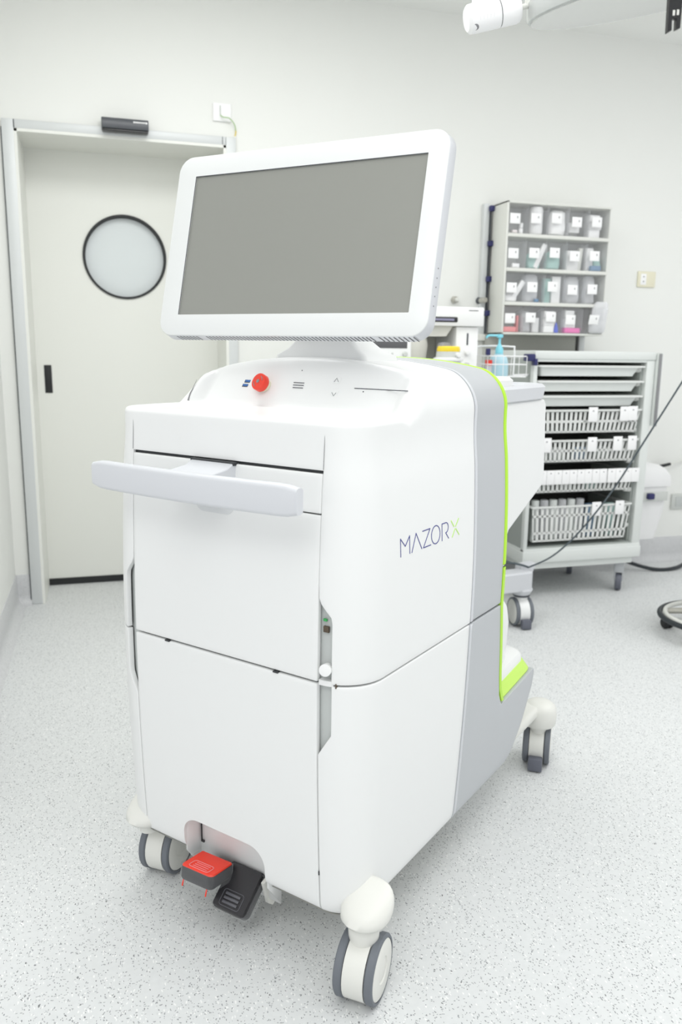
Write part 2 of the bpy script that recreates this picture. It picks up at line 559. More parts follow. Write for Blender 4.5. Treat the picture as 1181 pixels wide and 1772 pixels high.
def patch(name, t0f, t1f, z0_, z1_, m, nz=40, nt=40, th=0.012, bev=0.0025, parent=ROB, tmark=True):
    bm = B(); rows = []
    for i in range(nz):
        z = z0_ + (z1_ - z0_) * i / (nz - 1)
        a, b = t0f(z), t1f(z)
        rows.append([peri(a + (b - a) * k / (nt - 1), z)[0] for k in range(nt)])
    grid(bm, rows)
    o = obj(name, bm, m, parent, 60)
    # make sure normals point outward
    me = o.data
    c = Vector((0, 0.35, 0.65))
    p = me.polygons[len(me.polygons) // 2]
    if (p.center - c).dot(p.normal) < 0:
        me.flip_normals()
    solid(o, th, -1.0); bevel(o, bev, 2, 50)
    return o

ZSEAM = 0.6455
g = 0.006
gz = 0.0022
cst = lambda v_: (lambda z: v_)
# front panels
FRONT_LOW = patch('lower_front_panel', cst(-1 + g), cst(1 - g), ZSB, ZSEAM - gz, 'white', 60, 60)
patch('upper_front_panel', cst(-1 + g), cst(1 - g), ZSEAM + gz, 0.9595, 'white', 34, 40)
DR = patch('handle_drawer', cst(-1 + g), cst(1 - g), 0.962, 1.0335, 'white', 10, 40)
# side covers with the finger slot cut from their front edge
def slot(z):
    def ramp(z, a, b): return min(1, max(0, (z - a) / (b - a)))
    k = ramp(z, 0.502, 0.545) * (1 - ramp(z, 0.772, 0.803))
    return 1 + g + 0.20 * k
def side_split_b(z):   # white / silver seam
    return interp([(0.15, 0.437), (0.40, 0.445), (0.64, 0.452), (0.9, 0.462), (1.12, 0.476)], z)
for s, nm in ((1, 'side'), (-1, 'side')):
    lo = patch('lower_side_cover', (lambda z: s * slot(z)) if s == 1 else (lambda z: -tside(side_split_b(z), z)),
               (lambda z: tside(side_split_b(z), z)) if s == 1 else (lambda z: -slot(z)), ZSB, ZSEAM - gz, 'white', 70, 70)

# --- upper cover: side walls, shelf, console, cowl as one sheet
def S(x):
    x = min(1, max(0, x)); return x * x * x * (x * (6 * x - 15) + 10)
def S1(x):
    x = min(1, max(0, x)); return x * x * (3 - 2 * x)
def rise(a, b):
    aa = abs(a)
    ch = S1((aa - 0.245) / 0.036)             # cheeks stand in front of the console
    bs = 0.210 - 0.030 * ch
    x = (b - bs) / 0.082
    # flat slope with rounded foot and head
    x = min(1, max(0, x))
    lin_part = x
    e = 0.16
    if x < e: y = x * x / (2 * e)
    elif x > 1 - e * 1.6:
        q = e * 1.6; w = (1 - x); y = (1 - e / 2 - q / 2) - w * w / (2 * q) + 0
        y = y
    else: y = x - e / 2
    top = 1 - e / 2 - e * 0.8
    if x > 1 - e * 1.6:
        y = top - (1 - x) ** 2 / (2 * e * 1.6)
    return y / top
def Ztop(a, b):
    k = rise(a, b)
    arch = 0.0225 * (abs(a) / 0.24) ** 2.2
    return 1.126 + k * (0.106 - arch)
def rho(b):
    return 0.011 + (0.070 - 0.011) * S1((b - 0.15) / 0.13)
ZTW = 1.113
def top_pt(P0, n, d, b_here):
    """point at distance d inward from the perimeter"""
    q = P0 - n * d
    r_ = rho(q.y)
    z = Ztop(q.x, q.y)
    # ease the rounding from the low wall
    if d < r_:
        z -= r_ - math.sqrt(max(0.0, r_ * r_ - (r_ - d) ** 2))
    return Vector((q.x, q.y, z))
def profile_column(t, zlow, scale_up=0.0):
    """points from wall bottom over the shoulder; returns list, perimeter at z=1.1 is the plan line"""
    P0, n = peri(t, 1.10)
    r_ = rho(P0.y)
    zt = Ztop(P0.x, P0.y) - r_
    pts = []
    zlist = [zlow + (1.0395 - zlow) * i / 34 for i in range(34)] if zlow < 1.0 else []
    zlist += [1.0395 + (zt - 1.0395) * i / 10 for i in range(11)]
    for z in zlist:
        zz = min(z, 1.12)
        p, _ = peri(t_at(t, zz), zz)
        p.z = z
        if z > 1.0:   # blend to the plan line
            k = S1((z - 1.0) / max(1e-6, zt - 1.0))
            p.x = p.x * (1 - k) + P0.x * k; p.y = p.y * (1 - k) + P0.y * k
        pts.append(p)
    rm = r_
    for i in range(1, 13):
        th = 0.5 * PI * i / 12
        d = rm * (1 - math.cos(th))
        q = P0 - n * d
        z = Ztop(q.x, q.y) - (rm - rm * math.sin(th))
        pts.append(Vector((q.x, q.y, z)))
    return pts, P0, n
def t_at(t, z):
    if abs(t) <= 2: return t
    s = -1 if t < 0 else 1
    # keep constant b on the side
    P0, _ = peri(t, 1.10)
    c0 = Wd(1.10) - 0.243 - Fr(1.10); cz = Wd(z) - 0.243 - Fr(z)
    b_ = cz + (P0.y - c0) * (side_split_b(z) - cz) / (side_split_b(1.10) - c0)
    return s * max(2.0, tside(b_, z))
def upper_sheet():
    bm = B()
    ts = []
    tb = tside(side_split_b(1.10), 1.10)
    n_s = 64
    ts += [-(tb + (2 - tb) * i / n_s) for i in range(n_s)]
    ts += [-2 + i / 12 for i in range(12)]
    ts += [-1 + 2 * i / 48 for i in range(48)]
    ts += [1 + i / 12 for i in range(12)]
    ts += [2 + (tb - 2) * i / n_s for i in range(n_s + 1)]
    groups = ([t for t in ts if t <= -0.9999], [t for t in ts if -1.0001 <= t <= 1.0001], [t for t in ts if t >= 0.9999])
    allcols = []
    for side_, ts_ in ((True, groups[0]), (False, groups[1]), (True, groups[2])):
      cols = []
      for t in ts_:
        at = abs(t)
        zlow = (ZSEAM + gz) if side_ else 1.0395
        pts, P0, n = profile_column(t, zlow)
        last = pts[-1]
        bs = max(0.20, last.y) if at > 2 else 0.20
        target = Vector((0, bs, 0))
        for i in range(1, 96):
            k = i / 95
            x = last.x + (target.x - last.x) * k; y = last.y + (target.y - last.y) * k
            pts.append(Vector((x, y, Ztop(x, y))))
        cols.append(pts)
      grid(bm, cols)
    bmesh.ops.remove_doubles(bm, verts=bm.verts[:], dist=1e-5)
    return bm
bm = upper_sheet()
# cut finger slots out of the sheet: remove faces inside slot region, then a clean edge from the patch below
o = obj('upper_cover', bm, 'white', ROB, 50)
me = o.data
bmm = bmesh.new(); bmm.from_mesh(me)
def slot_t(z):
    return slot(z)
# snap wall vertices around the slot edge
for v in bmm.verts:
    if v.co.z < 0.83 and v.co.y < 0.09 and abs(v.co.x) > 0.2428:
        z = v.co.z; W = Wd(z); r_ = W - 0.243
        if v.co.y >= r_ - Fr(z) - 1e-5: continue
        th = math.asin(max(-1, min(1, (abs(v.co.x) - 0.243) / r_)))
        t_ = 1 + th / (PI / 2)
        s0 = slot(z)
        if t_ <= 2.0:
            t2 = t_ + (s0 - 1) * (1 - (t_ - 1)) ** 3
            p, _ = peri(t2 if v.co.x > 0 else -t2, z)
            v.co.x, v.co.y = p.x, p.y
bmm.to_mesh(me); bmm.free()
p = max(me.polygons, key=lambda f: f.center.z)
if p.normal.z < 0: me.flip_normals()
solid(o, 0.010, -1.0); bevel(o, 0.0022, 2, 60)
for s in (1, -1):
    bm = B(); tube(bm, [peri(s * 1.0, z_)[0] + Vector((0, 0.0004, 0)) for z_ in (1.041, 1.07, 1.095, 1.108)], 0.0006, 5); obj('lid_seam', bm, 'grey_mark', ROB, label='fine seam beside the lid')

# --- silver arch band and green trim, same section as the cowl
def band(name, b0f, b1f, m, zlow, grow=0.0, nb=10, th=0.012, bev=0.002):
    bm = B(); rows = []
    n_side = 26
    for j in range(nb):
        k = j / (nb - 1)
        row = []
        def section(bfun, s):
            out = []
            bt = bfun(1.12)
            r_ = rho(bt); Wt = Wd(1.10)
            zt = Ztop(Wt, bt) - r_
            for i in range(n_side):
                z = zlow + (zt - zlow) * i / (n_side - 1)
                bb = bfun(z)
                W = Wd(min(z, 1.12))
                if z > 1.0:
                    q = S1((z - 1.0) / (zt - 1.0)); W = W * (1 - q) + Wt * q
                out.append(Vector((s * (W + grow), bb, z)))
            for i in range(1, 13):
                th_ = 0.5 * PI * i / 12
                a = Wt - r_ * (1 - math.cos(th_))
                z = Ztop(a, bt) - (r_ - r_ * math.sin(th_))
                out.append(Vector((s * (a + grow * math.cos(th_)), bt, z + grow * math.sin(th_))))
            return out
        bfun = lambda z: b0f(z) + (b1f(z) - b0f(z)) * k
        L = section(bfun, -1); Rr = section(bfun, 1)
        bt = bfun(1.12); a0 = Wd(1.10) - rho(bt)
        mid = [Vector((x, bt, Ztop(x, bt) + grow)) for x in [-a0 + 2 * a0 * i / 24 for i in range(1, 24)]]
        rows.append(L + mid + Rr[::-1])
    grid(bm, rows)
    o = obj(name, bm, m, ROB, 50)
    me = o.data
    p = max(me.polygons, key=lambda f: f.center.z)
    if p.normal.z < 0: me.flip_normals()
    solid(o, th, -1.0); bevel(o, bev, 2, 50)
    return o
gap = 0.0025
band('silver_band', lambda z: side_split_b(z) + gap, lambda z: interp([(0.6, 0.628), (0.9, 0.64), (1.12, 0.645)], z) , 'silver', ZSEAM + gz, 0.0, 10, bev=0.0045)
band('panel_edge_strip', lambda z: side_split_b(z) + gap + 0.001, lambda z: side_split_b(z) + gap + 0.012, 'silver_dk', ZSEAM + gz + 0.001, 0.0010, 3, 0.004, 0.001)
gb = lambda z: interp([(0.6, 0.628), (0.9, 0.640), (1.12, 0.645)], z)
band('green_trim', lambda z: gb(z) + 0.0005, lambda z: gb(z) + 0.016, 'green', 0.742, 0.0012, 4, 0.02, 0.004)
# lower run of the green trim, both sides, down into the toe notch
def TL(p):
    if p.y > 0.66: p.z += 0.11 * (p.y - 0.76) * min(1, max(0, (p.z - 0.25) / 0.12))
    return p
def gl(z): return interp([(0.36, 0.690), (0.38, 0.676), (0.41, 0.660), (0.45, 0.652), (0.64, 0.629), (0.74, 0.634)], z)
for s in (1, -1):
    bm = B(); rows = []
    for i in range(40):
        z = 0.372 + (0.7375 - 0.372) * i / 39
        W = Wd(z)
        rows.append([Vector((s * (W - 0.018), gl(z) + 0.0005, z)), Vector((s * (W + 0.001), gl(z) + 0.0005, z)), Vector((s * (W + 0.001), gl(z) + 0.013, z)), Vector((s * (W - 0.018), gl(z) + 0.016, z)), Vector((s * (W - 0.018), gl(z) + 0.0005, z))])
    grid(bm, rows); o = obj('green_trim', bm, 'green', ROB, 50)
    # lower silver side panel including toe
    bm = B(); rows = []
    def br(z):
        if z <= 0.372: return interp([(0.150, 0.69), (0.160, 0.745), (0.185, 0.79), (0.237, 0.842), (0.285, 0.875), (0.33, 0.905), (0.360, 0.912), (0.372, 0.905)], z)
        return gl(z)
    zs = [0.150 + (0.372 - 0.150) * i / 30 for i in range(31)] + [0.3721 + (ZSEAM - gz - 0.3721) * i / 30 for i in range(31)]
    rows2 = []; rows3 = []
    def sp(b_, z): return TL(Vector((s * (Wd(z) - botr(z)), b_, z)))
    for z in [ZSB + (0.372 - ZSB) * i / 30 for i in range(31)]:
        b0 = side_split_b(z) + gap
        rows.append([sp(b0 + (0.684 - b0) * k / 12, z) for k in range(13)])
        rows2.append([sp(0.684 + (br(z) - 0.684) * k / 10, z) for k in range(11)])
    for z in [0.372 + (ZSEAM - gz - 0.372) * i / 30 for i in range(31)]:
        b0 = side_split_b(z) + gap; b1 = gl(z) if z > 0.3721 else 0.684
        rows3.append([sp(b0 + (b1 - b0) * k / 12, z) for k in range(13)])
    grid(bm, rows); grid(bm, rows2); grid(bm, rows3); bmesh.ops.remove_doubles(bm, verts=bm.verts[:], dist=1e-5)
    o = obj('silver_side_panel', bm, 'silver', ROB, 50)
    me = o.data
    if me.polygons[3].normal.x * s < 0: me.flip_normals()
    solid(o, 0.014, -1.0); bevel(o, 0.002, 2, 50)

for s in (1, -1):
    bm = B(); grid(bm, [[Vector((s * (Wd(z) - botr(z) + 0.001), side_split_b(z) + gap + 0.001 + 0.011 * k / 2, z)) for k in range(3)] for z in lin_(ZSB + 0.004, ZSEAM - gz - 0.001, 40)])
    o = obj('panel_edge_strip', bm, 'silver_dk', ROB, 50)
    if o.data.polygons[3].normal.x * s < 0: o.data.flip_normals()
    solid(o, 0.004, -1.0)
# inner chassis: seen only through seams, slots and below
bm = B()
def loopc(z, ins, bend=0.66):
    pts = []
    for t in [-tside(bend, z)] + [-2 + i / 6 for i in range(7)] + [-0.5, 0, 0.5] + [1 + i / 6 for i in range(7)] + [tside(bend, z)]:
        pts.append(peri(t, z, ins)[0])
    return pts
secs = []
for z in (0.165, 0.4, 0.6, 0.8, 1.0, 1.09):
    secs.append(loopc(z, 0.0145, 0.62))
loft(bm, secs)
CORE = obj('chassis', bm, 'core', ROB, 40, label='pale grey inner chassis seen in the gaps')
# dark liners behind the seams
def liner(name, t0, t1, z0_, z1_, ins=0.0132, m='gap'):
    bm = B(); rows = []
    for i in range(3):
        z = z0_ + (z1_ - z0_) * i / 2
        rows.append([peri(t0 + (t1 - t0) * k / 30, z, ins)[0] for k in range(31)])
    grid(bm, rows)
    o = obj(name, bm, m, ROB, 50); return o
liner('seam_shadow_strip', -1, 1, 1.032, 1.041, 0.008)
# rear closing plate
bm = B()
pts = []
for z in lin_(0.38, 1.10, 12): pts.append((Wd(z) - 0.006, z))
for a, z in ((0.29, 1.15), (0.26, 1.178), (0.2, 1.20), (0, 1.215)): pts.append((a, z))
full = pts + [(-a, z) for a, z in pts[::-1][1:]]
prism(bm, full, lambda p_, q_, d: Vector((p_, d, q_)), 0.640, 0.652)
obj('rear_plate', bm, 'white', ROB)

# pedal niche cut out of the lower front panel and chassis
def cut(target, cutter_bm):
    me = bpy.data.meshes.new('c'); bmesh.ops.recalc_face_normals(cutter_bm, faces=cutter_bm.faces[:]); cutter_bm.to_mesh(me); cutter_bm.free()
    c = bpy.data.objects.new('c', me); COL.objects.link(c)
    c.parent = target.parent
    md = target.modifiers.new('bool', 'BOOLEAN'); md.object = c; md.operation = 'DIFFERENCE'; md.solver = 'EXACT'
    bpy.context.view_layer.update()
    dg = bpy.context.evaluated_depsgraph_get()
    ev = target.evaluated_get(dg)
    nm = bpy.data.meshes.new_from_object(ev)
    target.modifiers.clear()
    target.data = nm
    bpy.data.objects.remove(c)
    for p in nm.polygons: p.use_smooth = True
    nm.set_sharp_from_angle(angle=R(40))
def niche_bm(d0, d1, grow=0.0):
    bm = B()
    o_ = rrect(-0.124 - grow, 0.104 + grow, 0.05, 0.240 + grow, [0, 0, 0.042, 0.042], 8)
    prism(bm, o_, lambda p_, q_, d: Vector((p_, d, q_)), d0, d1)
    return bm
bpy.context.view_layer.update()
FRONT_LOW.modifiers['bev'].show_render = True
cut(FRONT_LOW, niche_bm(-0.06, 0.05, 0.0005))
cut(CORE, niche_bm(-0.06, 0.060, 0.006))
# niche lining
bm = B()
ol = rrect(-0.124, 0.104, 0.120, 0.240, [0, 0, 0.042, 0.042], 8)
# shell walls
n = len(ol)
fr = [bm.verts.new(Vector((p_, 0.004, max(q_, 0.149)))) for p_, q_ in ol]; bk = [bm.verts.new(Vector((p_, 0.048, q_ if q_ > 0.13 else 0.085))) for p_, q_ in ol]
for i in range(n):
    j = (i + 1) % n
    if ol[i][1] <= 0.121 and ol[j][1] <= 0.121: continue
    bm.faces.new((fr[i], fr[j], bk[j], bk[i]))
bm.faces.new(bk)
o = obj('pedal_niche', bm, 'white', ROB); solid(o, 0.003, 1)
bm = B(); box(bm, -0.1203, -0.1196, 0.0440, 0.048, 0.150, 0.236); obj('niche_seam', bm, 'gap', ROB)
bm = B(); box(bm, -0.1185, -0.112, 0.044, 0.047, 0.150, 0.155); obj('niche_latch', bm, 'gap', ROB)

# underside pan
bm = B()
secs = []
for z, ins in ((0.130, 0.06), (0.138, 0.035), (0.151, 0.016)):
    secs.append([Vector((p_.x, p_.y, z)) for p_ in loopc(0.2, ins, 0.68)])
loft(bm, secs)
PAN = obj('underside_pan', bm, 'offwhite', ROB)
cut(PAN, niche_bm(-0.06, 0.058, 0.006))

# foot pedals
def pedal(name, cx_, cy_, cz_, w, l, h, yaw, pitch, pad, padm, ribm, wrapc, lab):
    mt = Matrix.Translation((cx_, cy_, cz_)) @ Matrix.Rotation(yaw, 4, 'Z') @ Matrix.Rotation(pitch, 4, 'X')
    bm = B(); o_ = rrect(-w / 2, w / 2, -l / 2, l / 2, [0.008, 0.012, 0.004, 0.004], 5)
    loft(bm, [[mt @ Vector((p_ * s_, q_ * s_, zz_)) for p_, q_ in o_] for s_, zz_ in ((0.95, -h), (1.0, -h + 0.006), (1.0, -0.006), (0.97, -0.001))])
    body = obj('foot_pedal', bm, 'pedal_black', ROB, label=lab)
    bm = B(); o_ = rrect(-w / 2 + 0.002, w / 2 - 0.002, -l / 2 + 0.002, l / 2 - 0.002, [0.006, 0.010, 0.003, 0.003], 5)
    loft(bm, [[mt @ Vector((p_ * s_, q_ * s_, zz_)) for p_, q_ in o_] for s_, zz_ in ((1.0, -0.003), (1.0, 0.001), (0.97, 0.003))])
    obj('pedal_pad', bm, padm, body)
    bm = B()
    def rect_loop(x0_, x1_, y0_, y1_, r_):
        return [mt @ Vector((p_, q_, 0.0035)) for p_, q_ in rrect(x0_, x1_, y0_, y1_, r_, 4)]
    tube(bm, rect_loop(-w * .3, w * .3, -l * .42, -l * .08, 0.006), 0.0009, 6, closed=True)
    for k in range(3):
        y_ = -l * (.34 - .09 * k)
        if wrapc:
            tube(bm, [mt @ Vector((-w * .2, y_, 0.0036)), mt @ Vector((w * .22, y_, 0.0036))], 0.0009, 6)
        else:
            box(bm, -w * .22, w * .22, y_ - 0.0028, y_ + 0.0028, 0.003, 0.006, 0.001, mtx=mt)
    obj('grip_ribs', bm, ribm, body)
    bm = B(); o_ = rrect(-w / 2 - 0.003, w / 2 + 0.003, -l / 2 - 0.003, l / 2 - 0.004, [0.015, 0.015, 0.004, 0.004], 5)
    rnd = random.Random(3)
    def cr(v_): return v_ + Vector((rnd.uniform(-1, 1), rnd.uniform(-1, 1), rnd.uniform(-1, 1))) * 0.0013
    loft(bm, [[cr(mt @ Vector((p_, q_, zz_))) for p_, q_ in o_] for zz_ in (-h - 0.003, -h * .7, -h * .4, -0.004, 0.004)], cap=False)
    obj('plastic_wrap', bm, 'wrap', body, 80, label='crinkled clear protective wrap')
    return mt, body
mt, bd = pedal('p', -0.052, -0.010, 0.150, 0.088, 0.074, 0.030, R(3), R(-7), None, 'redpad', 'rose', True, 'black foot pedal with a red top pad')
for px_, py_ in ((-0.036, -0.032), (0.030, -0.034)):
    bm = B(); tube(bm, [mt @ Vector((px_, py_, -0.030)), mt @ Vector((px_ - 0.001, py_ - 0.002, -0.046))], 0.0016, 6)
    obj('pedal_pin', bm, 'redpad', bd, label='thin red pin below the red pedal')
mt, bd = pedal('p', 0.019, 0.008, 0.109, 0.088, 0.098, 0.026, R(2), R(41), None, 'pedal_black', 'pedal_grip', False, 'black foot pedal tilted down, wrapped in clear film')
bm = B(); prism(bm, [(0.0, 0.130), (0.06, 0.150), (0.05, 0.075), (0.03, 0.062), (0.015, 0.075)], lambda b_, z_, d: Vector((d, b_ + 0.030, z_)), 0.066, 0.074); obj('pedal_bracket', bm, 'offwhite', ROB)
bm = B(); box(bm, -0.08, 0.06, 0.025, 0.06, 0.100, 0.118, 0.004); obj('pedal_bracket', bm, 'black_gloss', ROB)

# drawer pull: silver bar on a bracket
bm = B()
secs = []
for i in range(25):
    x = -0.257 + 0.514 * i / 24
    e = min(1, (min(i, 24 - i)) / 1.5)
    bow = -0.092 - 0.012 * (1 - (x / 0.257) ** 2)
    hh = 0.0285 * (0.9 + 0.1 * min(1, e)); dd = 0.011
    sh = 0.0 if 0 < i < 24 else 0.004
    o_ = rrect(-dd + sh * .3, dd - sh * .3, -hh + sh * .6, hh - sh * .6, [0.008, 0.008, 0.008, 0.008], 4)
    secs.append([Vector((x, bow + p_, 0.9985 + q_)) for p_, q_ in o_])
loft(bm, secs); hb = obj('drawer_handle', bm, 'silver_dk', ROB, label='silver grey pull bar')
bm = B(); prism(bm, [(-0.030, 1.026), (-0.094, 1.018), (-0.094, 1.000), (-0.030, 0.996), (0.02, 0.996), (0.02, 1.036), (-0.01, 1.036)], lambda b_, z_, d: Vector((d, b_, z_)), -0.068, 0.040)
o = obj('handle_bracket', bm, 'silver_dk', ROB); bevel(o, 0.002)
bm = B(); box(bm, -0.070, 0.042, -0.0135, 0.0, 1.0305, 1.0375, 0.001); obj('handle_slot', bm, 'gap', ROB)
bm = B(); o_ = rrect(-0.062, 0.040, 0.934, 0.985, [0.022, 0.022, 0.004, 0.004], 6); prism(bm, o_, lambda p_, q_, d: Vector((p_, -Fr(q_) - 0.0008 + d, q_)), 0, 0.002); obj('finger_recess', bm, 'pale_line', ROB, label='translucent pale finger recess below the handle')

# small dark latches in the seam
for x_ in (-0.145, 0.145):
    bm = B(); box(bm, x_ - 0.006, x_ + 0.006, -0.019, -0.012, 0.6425, 0.6455); obj('seam_latch', bm, 'gap', ROB)
bm = B(); p_, n_ = peri(1.27, 0.6455); box(bm, p_.x - 0.001, p_.x + 0.001, p_.y - 0.0015, p_.y + 0.003, 0.641, 0.650); obj('seam_latch', bm, 'bronze', ROB)
for z_ in (0.247,):
    bm = B(); p_, n_ = peri(1.0, z_); box(bm, p_.x - 0.001, p_.x + 0.0012, p_.y - 0.0008, p_.y + 0.002, z_ - 0.004, z_ + 0.004); obj('seam_latch', bm, 'gap', ROB)

# things inside the right-hand slot
def on_core(t_, z_, ins): return peri(t_, z_, ins)[0]
bm = B(); p_ = on_core(1.06, 0.765, 0.012); box(bm, p_.x - 0.004, p_.x + 0.004, p_.y - 0.002, p_.y + 0.002, 0.763, 0.768, 0.001); obj('service_port', bm, 'green_led', ROB, label='green port in the side slot')
bm = B(); p_ = on_core(1.08, 0.748, 0.012); box(bm, p_.x - 0.006, p_.x + 0.006, p_.y - 0.002, p_.y + 0.003, 0.742, 0.754, 0.001); obj('service_port', bm, 'bronze', ROB, label='bronze coloured port in the side slot')
bm = B(); p_ = on_core(1.09, 0.675, 0.006); lathe(bm, [(0.0, 0.0), (0.006, 0.001), (0.011, 0.006), (0.0115, 0.026), (0.0, 0.028)], (p_.x, p_.y + 0.012, 0.672), (0.35, -1, 0.2), 20); obj('latch_knob', bm, 'white', ROB)
bm = B(); pts_ = [peri(1.01 + 0.22 * k / 8, ZSEAM, 0.002)[0] for k in range(9)]; pin = [peri(1.01 + 0.22 * k / 8, ZSEAM, 0.016)[0] for k in range(9)]
lp = pts_ + pin[::-1]
loft(bm, [[Vector((q.x, q.y, z_)) for q in lp] for z_ in (ZSEAM - 0.003, ZSEAM + 0.007)]); obj('latch_ledge', bm, 'white', ROB)

# ---- console fittings (lie on the slope)
def zc(a, b): return Ztop(a, b)
def nrm(a, b):
    e = 0.002
    dzda = (zc(a + e, b) - zc(a - e, b)) / (2 * e); dzdb = (zc(a, b + e) - zc(a, b - e)) / (2 * e)
    return Vector((-dzda, -dzdb, 1)).normalized()
def fitz(z_target, a):   # b on console where height equals z
    lo_, hi_ = 0.15, 0.32
    for _ in range(40):
        m_ = (lo_ + hi_) / 2
        if zc(a, m_) < z_target: lo_ = m_
        else: hi_ = m_
    return lo_
_cam = None
H = 1.25
CAMW = Vector((0, 0, H))
def tolocal(pw):
    d = Vector(pw) - Vector((ORG.x, ORG.y, 0))
    return Vector((d.x * uu.x + d.y * uu.y, d.x * vv.x + d.y * vv.y, d.z))
CL = tolocal(CAMW)
def on_console(a, b, z):
    """slide a fitted point (a,b,z) to the true console surface"""
    p = Vector((a, b, z)); d = (p - CL)
    lo_, hi_ = 0.9, 1.1
    f = lambda s_: (CL + d * s_).z - zc((CL + d * s_).x, (CL + d * s_).y)
    for _ in range(50):
        m_ = (lo_ + hi_) / 2
        if f(m_) > 0: lo_ = m_
        else: hi_ = m_
    q = CL + d * lo_
    return q
def stroke(bm, pts, r=0.0009, lift=0.0004, seg=6):
    out = []
    for p in pts:
        q = on_console(*p); out.append(q + nrm(q.x, q.y) * lift)
    tube(bm, out, r, seg)
est = on_console(-0.068, 0.2188, 1.170); en = Vector((-0.12, -0.86, 0.42)).normalized()
bm = B(); lathe(bm, [(0.0, -0.010), (0.0145, -0.010), (0.0145, 0.008), (0.0, 0.008)], est, en, 40); eb = obj('stop_button_collar', bm, 'cream', ROB, label='yellowish collar under the stop button')
bm = B(); lathe(bm, [(0.0, 0.008), (0.0175, 0.008), (0.0195, 0.011), (0.0195, 0.0225), (0.0185, 0.0248), (0.0, 0.0255)], est, en, 48); es = obj('stop_button', bm, 'red', ROB, label='red mushroom emergency stop button')
x_, y_, _ = frame_z(en)
bm = B(); lathe(bm, [(0.0, 0.0255), (0.0042, 0.0254), (0.0042, 0.0262), (0.0, 0.0262)], est, en, 20)
for a0_ in (0.2, 0.2 + PI):
    tube(bm, [est + en * 0.0252 + (x_ * math.cos(a0_ + k * 0.12) + y_ * math.sin(a0_ + k * 0.12)) * 0.0125 for k in range(9)], 0.0009, 6)
obj('arrow_mark', bm, 'grey_mark', es)
for (p3) in ((-0.1247 + .004, 0.2214, 1.178), (-0.1181, 0.2102, 1.1694)):
    q = on_console(*p3); n_ = nrm(q.x, q.y)
    mtx = Matrix.Translation(q) @ n_.to_track_quat('Z', 'Y').to_matrix().to_4x4()
    bm = B(); box(bm, -0.0080, 0.0080, -0.0036, 0.0036, -0.001, 0.0006, mtx=mtx); us = obj('usb_socket', bm, 'line', ROB)
    bm = B(); box(bm, -0.0060, 0.0080, -0.0018, 0.0030, 0.0004, 0.0012, mtx=mtx); obj('usb_tongue', bm, 'usb', us)
bm = B(); q = on_console(0.0033, 0.2555, 1.204); lathe(bm, [(0.0, 0), (0.0012, 0.0), (0.0012, 0.0006), (0, 0.0006)], q, nrm(q.x, q.y), 12); obj('microphone_hole', bm, 'line', ROB)
for A_, B_ in (((0.0054, 0.2234, 1.1795), (0.0332, 0.2229, 1.1791)), ((0.0087, 0.2168, 1.1745), (0.0361, 0.2167, 1.1744)), ((0.0127, 0.2103, 1.1695), (0.039, 0.2102, 1.1694))):
    bm = B(); stroke(bm, [A_, B_], 0.0009); obj('speaker_slit', bm, 'line', ROB)
bm = B(); stroke(bm, [(0.1057, 0.2283, 1.1832), (0.1059, 0.2382, 1.1908), (0.1161, 0.2287, 1.1836)], 0.0005, 0.0012)
up_ = bm
ko = []
def key(cx3, w_, h_, up):
    q = on_console(*cx3); n_ = nrm(q.x, q.y)
    # local frame: x along a, y up the slope
    ex = Vector((1, 0, 0)); ey = n_.cross(ex).normalized()
    bm = B(); o_ = rrect(-w_, w_, -h_, h_, [0.002, 0.002, 0.007, 0.007] if up else [0.007, 0.007, 0.002, 0.002], 5)
    loft(bm, [[q + ex * (p_ * s_) + ey * (r2 * s_) + n_ * zz_ for p_, r2 in o_] for s_, zz_ in ((1, -0.001), (1, 0.0004), (0.92, 0.0010))])
    return obj('arrow_key', bm, 'white', ROB, 30)
k1 = key((0.1085, 0.2345, 1.188), 0.0085, 0.0085, True)
obj('arrow_symbol', up_, 'line', k1)
k2 = key((0.1245, 0.2010, 1.1625), 0.0085, 0.0080, False)
bm = B(); stroke(bm, [(0.1181, 0.2023, 1.1634), (0.128, 0.1939, 1.157), (0.1287, 0.2019, 1.1631)], 0.0005, 0.0012); obj('arrow_symbol', bm, 'line', k2)
bm = B(); stroke(bm, [(0.1637, 0.2154, 1.1734), (0.2, 0.215, 1.1732), (0.24, 0.2148, 1.173), (0.2923 - .006, 0.2145, 1.1727)], 0.0010, 0.0002); obj('disc_slot', bm, 'line', ROB)
bm = B(); q = on_console(0.1891, 0.208, 1.1678); lathe(bm, [(0, 0), (0.0014, 0), (0.0014, 0.0006), (0, 0.0006)], q, nrm(q.x, q.y), 12); obj('eject_pin', bm, 'line', ROB)
bm = B(); sl = [(-0.245, 0.163, 1.1333), (-0.255, 0.180, 1.147), (-0.2612, 0.1955, 1.1583), (-0.2697, 0.218, 1.1769)]
pp = [on_console(*p) for p in sl]; pp = spline(pp, 6)
tube(bm, [q + nrm(q.x, q.y) * 0.0002 for q in pp], [0.0022 - 0.0018 * i / (len(pp) - 1) for i in range(len(pp))], 6); obj('cowl_gap', bm, 'grey_mark', ROB, label='thin shadow gap beside the console')

